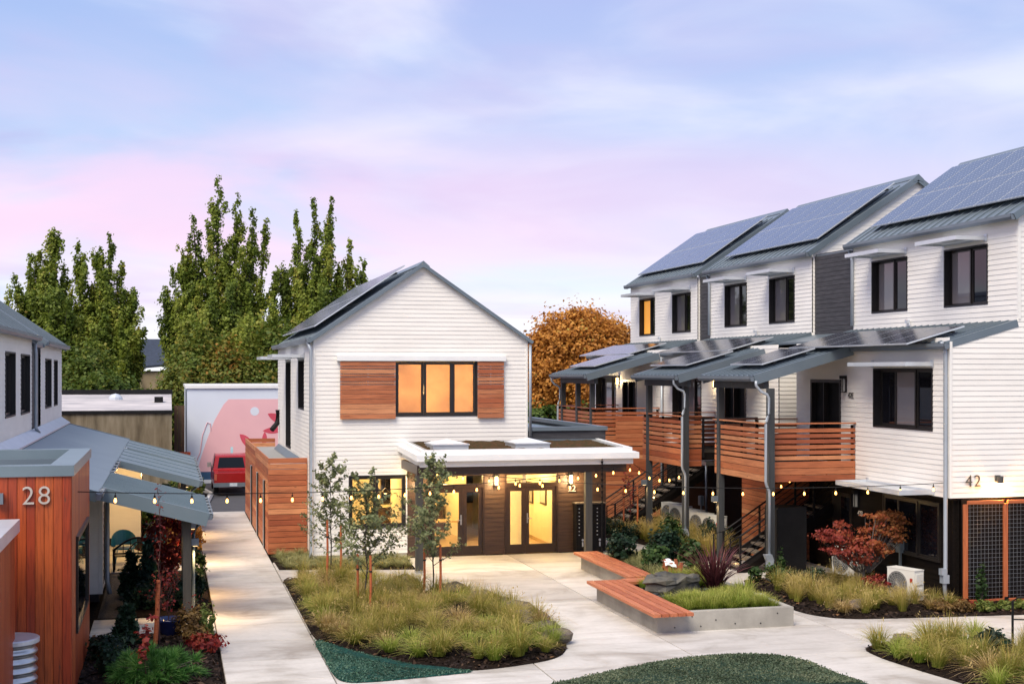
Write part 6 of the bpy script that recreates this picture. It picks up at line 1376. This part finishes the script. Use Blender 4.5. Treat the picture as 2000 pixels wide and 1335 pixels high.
for k, (r_, z) in enumerate(rings):
    for j in range(n):
        a = 2*PI*j/n; f = fac[j]*(1+.10*math.sin(2*a+1))+rr.uniform(-.05, .05)
        mb.v.append((11.45+r_*f*math.cos(a)*1.1, 29.35+r_*f*math.sin(a)*.85, .36+z+(zf[j] if k in (3, 4, 5) else 0)+rr.uniform(-.02, .02)*(k > 0)))
for k in range(len(rings)-1):
    for j in range(n): mb.f.append((k*n+j, k*n+(j+1) % n, (k+1)*n+(j+1) % n, (k+1)*n+j)); mb.mi.append(0)
obj('stone', mb, M['stone'], sb)
q = MB(); rr = random.Random(9)
for k in range(120):
    a = rr.uniform(0, 6.28); r_ = rr.uniform(.5, .85); x, y = 11.45+r_*math.cos(a), 29.35+r_*math.sin(a)*.9; s_ = rr.uniform(.04, .11); b = rr.uniform(0, 6.28)
    p = [(x+s_*math.cos(b+t_)*rr.uniform(.7, 1.2), y+s_*math.sin(b+t_)*rr.uniform(.7, 1.2)) for t_ in (0, 1.5, 3.0, 4.6)]; zz = .36+rr.uniform(0, .07); q.hexa([(px, py, zz) for px, py in p]+[(px, py, zz+rr.uniform(.01, .04)) for px, py in p])
o = obj('slate_chips', q, M['slate'], None, kind='stuff'); props(o, 'dark slate chips scattered around the basalt stone', 'stones')
wc_ = thing('wooden_crate', (12.25, 31.45, .36), 'small orange slatted wooden stand draped with a white cloth in the planter', 'crate')
for k in range(4): plank(wc_, 'slat', (12.08+.12*k, 31.36, .58), (.48-.06*(k % 2), .025, .09), M['bench'], (0, R(90+6*(k-1.5)), 0))
for k in range(2): plank(wc_, 'rail', (12.26, 31.39+.16*k, .50+.16*k), (.46, .03, .05), M['bench'])
for k in range(3): plank(wc_, 'rear_slat', (12.10+.15*k, 31.58, .60), (.5, .025, .08), M['bench'], (0, R(90), 0))
q = MB(); nx_ = 8
for i in range(nx_):
    for j in range(nx_):
        def cq(a, b): u, v = a/nx_, b/nx_; return (12.02+.30*u, 31.30+.36*v, .82+.03*math.sin(u*7+v*4)-.16*max(0, u-.75)*4*.4-.16*max(0, .3-v)*2+.02*math.sin(v*9))
        q.quad(cq(i, j), cq(i+1, j), cq(i+1, j+1), cq(i, j+1))
ob = obj('cloth', q, M['white_cloth'], wc_, smooth=True)
fx = blades_mesh('blades', 190, 1.15, .85, .042, M['flax'], 200, base_r=.16, droop=.35, tint0=.1, tint1=.85, seg=5)
o = addmesh('flax_plant', fx, None, (12.62, 29.6, .36)); props(o, 'dark purple spiky flax plant in the concrete planter', 'flax')
for i, (x, y, r_, h, l_) in enumerate([(12.05, 34.6, .38, .42, 'dark glossy shrub at the far left of the planter'), (12.35, 32.9, .36, .34, 'dark glossy shrub in the middle of the planter behind the wooden stand'), (12.85, 33.6, .40, .50, 'leafy green shrub at the right rear of the planter'), (12.95, 31.8, .32, .45, 'dark shrub right of the wooden stand in the planter')]):
    blob_crown((x, y, .36), [(0, 0, h, r_, r_, h)], 1300, .075, M['shrub' if i % 2 else 'darkshrub'], 210+i, l_, stems=10, shell=.35)
for i, (x, y, r_, h, m_, l_) in enumerate([(14.75, 41.5, .3, .25, 'darkshrub', 'dark low hedge plant along the far walkway'), (14.6, 42.4, .3, .25, 'darkshrub', 'second dark low hedge plant along the far walkway'), (14.5, 43.3, .3, .25, 'darkshrub', 'third dark low hedge plant along the far walkway, nearest the stair'), (15.2, 39.2, .4, .5, 'shrub', 'leafy green shrub beside the middle balcony downspout'), (15.0, 38.0, .35, .4, 'shrub', 'leafy green shrub at the near end of the walkway bed'), (16.2, 37.9, .45, .45, 'darkshrub', 'dark shrub in front of the air conditioner row'), (16.4, 38.9, .4, .4, 'darkshrub', 'second dark shrub in front of the air conditioner row'), (15.5, 31.9, .4, .22, 'shrub', 'low green shrub at the foot of the nearest balcony column'), (15.65, 32.3, .12, .45, 'shrub', 'thin climbing plant on the nearest balcony column'), (16.2, 31.6, .4, .2, 'darkshrub', 'dark low shrub right of the nearest balcony column'), (14.95, 32.4, .2, .2, 'shrub', 'small green plant left of the nearest downspout'), (18.5, 27.6, .14, .5, 'shrub', 'thin green climber on the wire screen'), (17.3, 22.7, .5, .4, 'darkshrub', 'dark bushy shrub at the right of the lower right bed'), (15.6, 22.9, .35, .25, 'darkshrub', 'dark green mound in the middle of the lower right bed'), (18.2, 21.9, .4, .35, 'darkshrub', 'dark shrub at the right picture edge in the lower right bed')]):
    blob_crown((x, y, .06), [(0, 0, h, r_, r_, h)], 1500 if r_ > .2 else 350, .06, M[m_], 230+i, l_, stems=10, shell=.3)
for i, (x, y, r_, m_) in enumerate([(18.3, 27.1, .22, 'lime'), (18.85, 27.15, .2, 'lime'), (17.75, 27.2, .22, 'bronze'), (17.3, 27.3, .25, 'bronze'), (19.3, 27.1, .2, 'lime'), (19.8, 27.1, .22, 'bronze'), (18.0, 27.5, .2, 'redleaf')]):
    blob_crown((x, y, .05), [(0, 0, r_*.5, r_, r_, r_*.6)], 900, .035, M[m_], 260+i, ['yellow green mound plant left of the first screen post foot', 'yellow green mound plant under the first wire screen', 'bronze mound plant left of the corner downspout foot', 'bronze mound plant nearest the air conditioner', 'yellow green mound plant under the second screen post', 'bronze mound plant under the second wire screen', 'dark red mound plant tight against the first screen post'][i], name='mound_plant', group='small mound plants beneath the wire screens', stems=4)
# red maple
def mt(cc): return np.clip((cc[:, 0]+1.0)/2.0*.8+.1+(cc[:, 2]-1.2)*.15, 0, 1)
mp_ = blob_crown((16.9, 30.2, .08), [(-.75, .1, 1.40, .55, .5, .20), (-.45, -.1, 1.08, .60, .5, .18), (-.85, 0, 1.02, .35, .35, .12), (.1, 0, 1.22, .55, .5, .20), (.55, .1, 1.55, .62, .5, .20), (.75, .1, 1.86, .42, .4, .14), (1.05, .1, 1.72, .36, .3, .10), (.4, 0, 1.88, .35, .35, .10), (.85, 0, 1.30, .4, .4, .14), (-.05, .1, .85, .55, .45, .15), (.45, .1, 1.0, .5, .4, .15), (-.6, .1, 1.68, .26, .25, .10)], 5200, .055, M['maple'], 301, 'spreading red and orange leaved maple beside the townhouse', name='maple_tree', cat='tree', trunk=(.45, .045), stems=9, shell=.15, stemmat=M['palebark'], tintmap=mt, crown='crown', up=.1)
blob_crown((16.75, 29.2, .08), [(0, 0, .35, .42, .35, .22)], 900, .05, M['redleaf'], 302, 'low dark red shrub under the maple', trunk=(.12, .02))
# black handrail at the right edge
hr = thing('handrail', (16.5, 23.3, 0), 'black metal handrail at the right picture edge', 'railing')
q = MB(); q.tube([(16.62, 23.7, 0), (16.62, 23.7, .92), (16.72, 23.66, 1.0), (18.6, 23.0, 1.0)], .025, 7); q.tube([(16.62, 23.7, .55), (18.6, 23.0, .55)], .015, 6); q.tube([(17.6, 23.35, 0), (17.6, 23.35, 1.0)], .02, 6); obj('rail', q, M['black'], hr)
# string lights
SOCK = None
def string_light(a, b, sag, n, label, first=.5, jit=.0):
    a, b = Vector(a), Vector(b); t = thing('string_light', a, label, 'string lights')
    def pt(q): p = a.lerp(b, q); p.z -= sag*4*q*(1-q); return p
    q = MB(); q.tube([pt(i/40) for i in range(41)], .009, 5); obj('cable', q, M['black'], t)
    global SOCK
    if SOCK is None:
        s_ = MB(); s_.lathe([(.008, 0), (.010, -.05), (.022, -.055), (.024, -.115), (.001, -.118)], (0, 0, 0), 8); me = bpy.data.meshes.new('socket'); me.from_pydata(s_.v, [], s_.f); me.materials.append(M['black'])
        s2 = MB(); s2.lathe([(.001, -.118), (.014, -.12), (.026, -.155), (.031, -.185), (.022, -.212), (.001, -.222)], (0, 0, 0), 10); m2 = bpy.data.meshes.new('bulb'); m2.from_pydata(s2.v, [], s2.f); m2.materials.append(M['bulb']); m2.polygons.foreach_set('use_smooth', [True]*len(m2.polygons)); SOCK = (me, m2)
    for i in range(n):
        p = pt((i+first)/n); bo = addmesh('bulb', SOCK[1], t, p); so_ = addmesh('socket', SOCK[0], bo, p); bo.scale = (.85, .85, .85)
string_light((-1.58, 24.9, 3.45), (12.9, 36.3, 2.9), .30, 21, 'string of lit bulbs from the cedar bay to the white canopy', first=.9)
string_light((6.68, 36.2, 2.92), (17.95, 28.3, 2.92), .30, 18, 'string of lit bulbs from the white canopy to the near townhouse corner', first=.7)
string_light((12.95, 36.25, 2.92), (15.3, 38.3, 2.55), .25, 5, 'short string of lit bulbs from the canopy to the middle balcony', first=.5)
string_light((15.35, 32.5, 2.6), (17.9, 36.1, 2.6), .1, 3, 'short string of lit bulbs under the nearest balcony', first=.5)
# ------------------------------------------------------------------ trees behind
YT = 90
spire_tree((-7.75, YT, -.2), [(-.75, 0, 2.5, 13.2, 1.2, -.2), (.5, .4, 2.2, 14.9, 1.15, .1), (-.2, -.4, 2.0, 12.2, 1.35, .2), (-1.3, .2, 1.6, 9.2, 1.1, -.4), (1.2, .2, 2, 11.0, 1.1, .3)], 96873, .135, M['green'], 401, 'tall upright green tree at the far left behind the rowhouse')
spire_tree((-4.2, YT, -.2), [(-1.2, 0, 2.2, 13.9, .95, -.2), (-.2, .3, 2.2, 13.7, 1.05, 0), (.35, -.2, 2.2, 14.6, .85, .1), (1.0, .2, 2.0, 12.8, .85, .25), (1.6, 0, 1.8, 11.0, .85, .4), (1.8, -.2, 1.4, 8.6, .9, .5), (-.6, -.4, 1.4, 9, 1.2, 0)], 111780, .135, M['green'], 402, 'tall upright green tree with many narrow tops above the concrete building')
spire_tree((3.4, YT, -.2), [(-.5, 0, 3, 18.4, 1.25, .2), (.75, .3, 3, 17.4, .95, .2), (1.7, -.2, 2.6, 16.4, .95, .3), (2.5, .2, 2.4, 15.9, .75, .4), (-1.5, 0, 2.6, 15.9, 1.1, -.4), (-2.2, .2, 2.2, 13.8, 1.1, -.5), (-3.0, -.2, 1.8, 11.2, 1.25, -.6), (3.2, 0, 2.0, 12.6, 1.0, .4), (-1.2, -.8, 2, 11.5, 1.6, 0), (1.2, -.8, 2, 11.5, 1.6, 0), (0, -.8, 2, 9, 2.0, 0), (2.6, -.6, 1.5, 9, 1.4, .3)], 231012, .135, M['green'], 403, 'tallest broad green tree with many upright tops left of the white house', trunk_r=.38)
spire_tree((9.6, YT, -.2), [(-1.2, 0, 2.6, 16.4, .85, -.1), (-.2, .3, 2.6, 17.3, 1.0, .1), (.75, -.2, 2.6, 17.2, .85, .2), (-1.9, .2, 2.2, 12.8, 1.0, -.3), (.3, -.6, 2, 12, 1.4, 0), (-.9, -.6, 2, 10.5, 1.5, 0), (1.2, .2, 2.2, 13, .9, .2)], 134136, .135, M['green'], 404, 'upright green tree behind the middle house roof')
spire_tree((12.4, YT+1, -.2), [(-.5, 0, 2.5, 14.7, .65, 0), (.35, .2, 2.4, 13.3, .6, .1), (1.0, 0, 2.2, 11.6, .55, .2), (0, -.4, 2, 10.5, 1.0, 0)], 34000, .155, M['green'], 405, 'smaller slim green tree right of the tall trees, behind the middle house')
hz = [(-8.9, 83, 1.9, 6.0, -.02, 'dense green bushy tree low at the far left behind the rowhouse roof'), (-4.9, 84.5, 2.0, 7.2, .0, 'green bushy tree filling the foot of the tall trees above the concrete building'), (2.0, 86, 2.1, 8.2, .08, 'green bushy tree at the foot of the tallest tree'), (6.9, 86, 2.1, 8.6, .05, 'green bushy tree between the two tall trees beside the white house'), (-1.0, 83, 1.5, 4.3, 0.1, 'rounded green and gold bush left of the mural building'), (.9, 84, 1.7, 6.0, .18, 'green autumn tinted tree above the mural building, left end'), (3.2, 84, 1.9, 7.2, .26, 'rusty tinted bushy tree in the middle above the mural'), (5.6, 84, 1.7, 6.1, .16, 'green bushy tree above the mural'), (8.0, 84, 1.8, 6.4, .1, 'green bushy tree above the mural next to the white house'), (10.5, 85, 1.8, 5.6, .1, 'green bush hidden mostly behind the white house'), (-6.4, 82, 1.9, 5.2, -.05, 'dense green hedge tree behind the concrete building at left'), (-3.4, 82, 1.7, 5.6, -.05, 'dense green hedge tree behind the concrete building roof vent')]
for i, (x, y, r_, h, wm_, l_) in enumerate(hz):
    def tm(cc, wm_=wm_, h=h): return np.clip(.35+wm_*.9+(cc[:, 2]/h-.6)*.4*(wm_ > .2), 0, 1)
    blob_crown((x, y, -.2), [(0, 0, h*.62, r_, r_, h*.38), (r_*.5, -.3, h*.4, r_*.7, r_*.7, h*.35), (-r_*.55, .2, h*.42, r_*.7, r_*.7, h*.36), (0, -.4, h*.22, r_, r_*.8, h*.22)], 22000, .16, M['green2'], 420+i, l_, name='bushy_tree', cat='tree', trunk=(h*.35, .14), stems=14, tintmap=tm, crown='crown')
blob_crown((29.6, 95, -.2), [(0, 0, 6.4, 3.7, 3.4, 3.7), (-2.3, -.5, 5.3, 2.2, 2.2, 2.6), (2.4, 0, 5.8, 2.4, 2.2, 2.9), (-.8, -.8, 8.0, 2.4, 2.2, 2.0), (1.4, -.6, 8.1, 2.2, 2.2, 1.8), (-3.2, -.4, 3.9, 1.4, 1.6, 1.8), (.5, -2, 4.2, 3.2, 1.8, 2.4), (2.9, -.3, 8.0, 1.2, 1.2, 1.3), (-2.6, -.4, 7.9, 1.3, 1.3, 1.2), (.3, 0, 9.5, 1.4, 1.3, .9), (3.9, 0, 6.5, 1.0, 1, 1.6)], 95000, .17, M['orange'], 440, 'large round orange autumn tree behind the right row', name='autumn_tree', cat='tree', trunk=(3.0, .3), stems=40, shell=.35, crown='crown', up=.2)
blob_crown((23.5, 84, -.2), [(0, 0, 1.9, 2.0, 1.6, 1.6), (1.8, .2, 1.6, 1.6, 1.4, 1.4), (3.6, .2, 1.7, 1.6, 1.4, 1.5)], 9000, .22, M['green2'], 441, 'green hedge bush below the orange tree', stems=10, tintmap=.2)
blob_crown((20.2, 86, -.2), [(0, 0, 2.2, 2.0, 1.6, 2.0)], 5000, .22, M['green2'], 442, 'green bush between the middle house and the orange tree', stems=10, tintmap=.2)
rg2 = np.random.default_rng(3)
for i, x in enumerate(np.arange(14, 60, 4.2)):
    blob_crown((float(x), 110+float(rg2.uniform(-3, 3)), -.2), [(0, 0, 2.6, 2.8, 2, 2.4)], 2500, .34, M['green2'], 460+i, 'distant green tree on the skyline behind the houses', name='distant_tree', cat='tree', group='distant trees on the skyline', stems=6, tintmap=.15)
for i, x in enumerate(np.arange(-34, 0, 4.2)):
    blob_crown((float(x), 108+float(rg2.uniform(-3, 3)), -.2), [(0, 0, 2.6, 2.8, 2, 2.6)], 2500, .34, M['green2'], 480+i, 'distant green tree on the skyline behind the left houses', name='distant_tree', cat='tree', group='distant trees on the left skyline', stems=6, tintmap=.1)
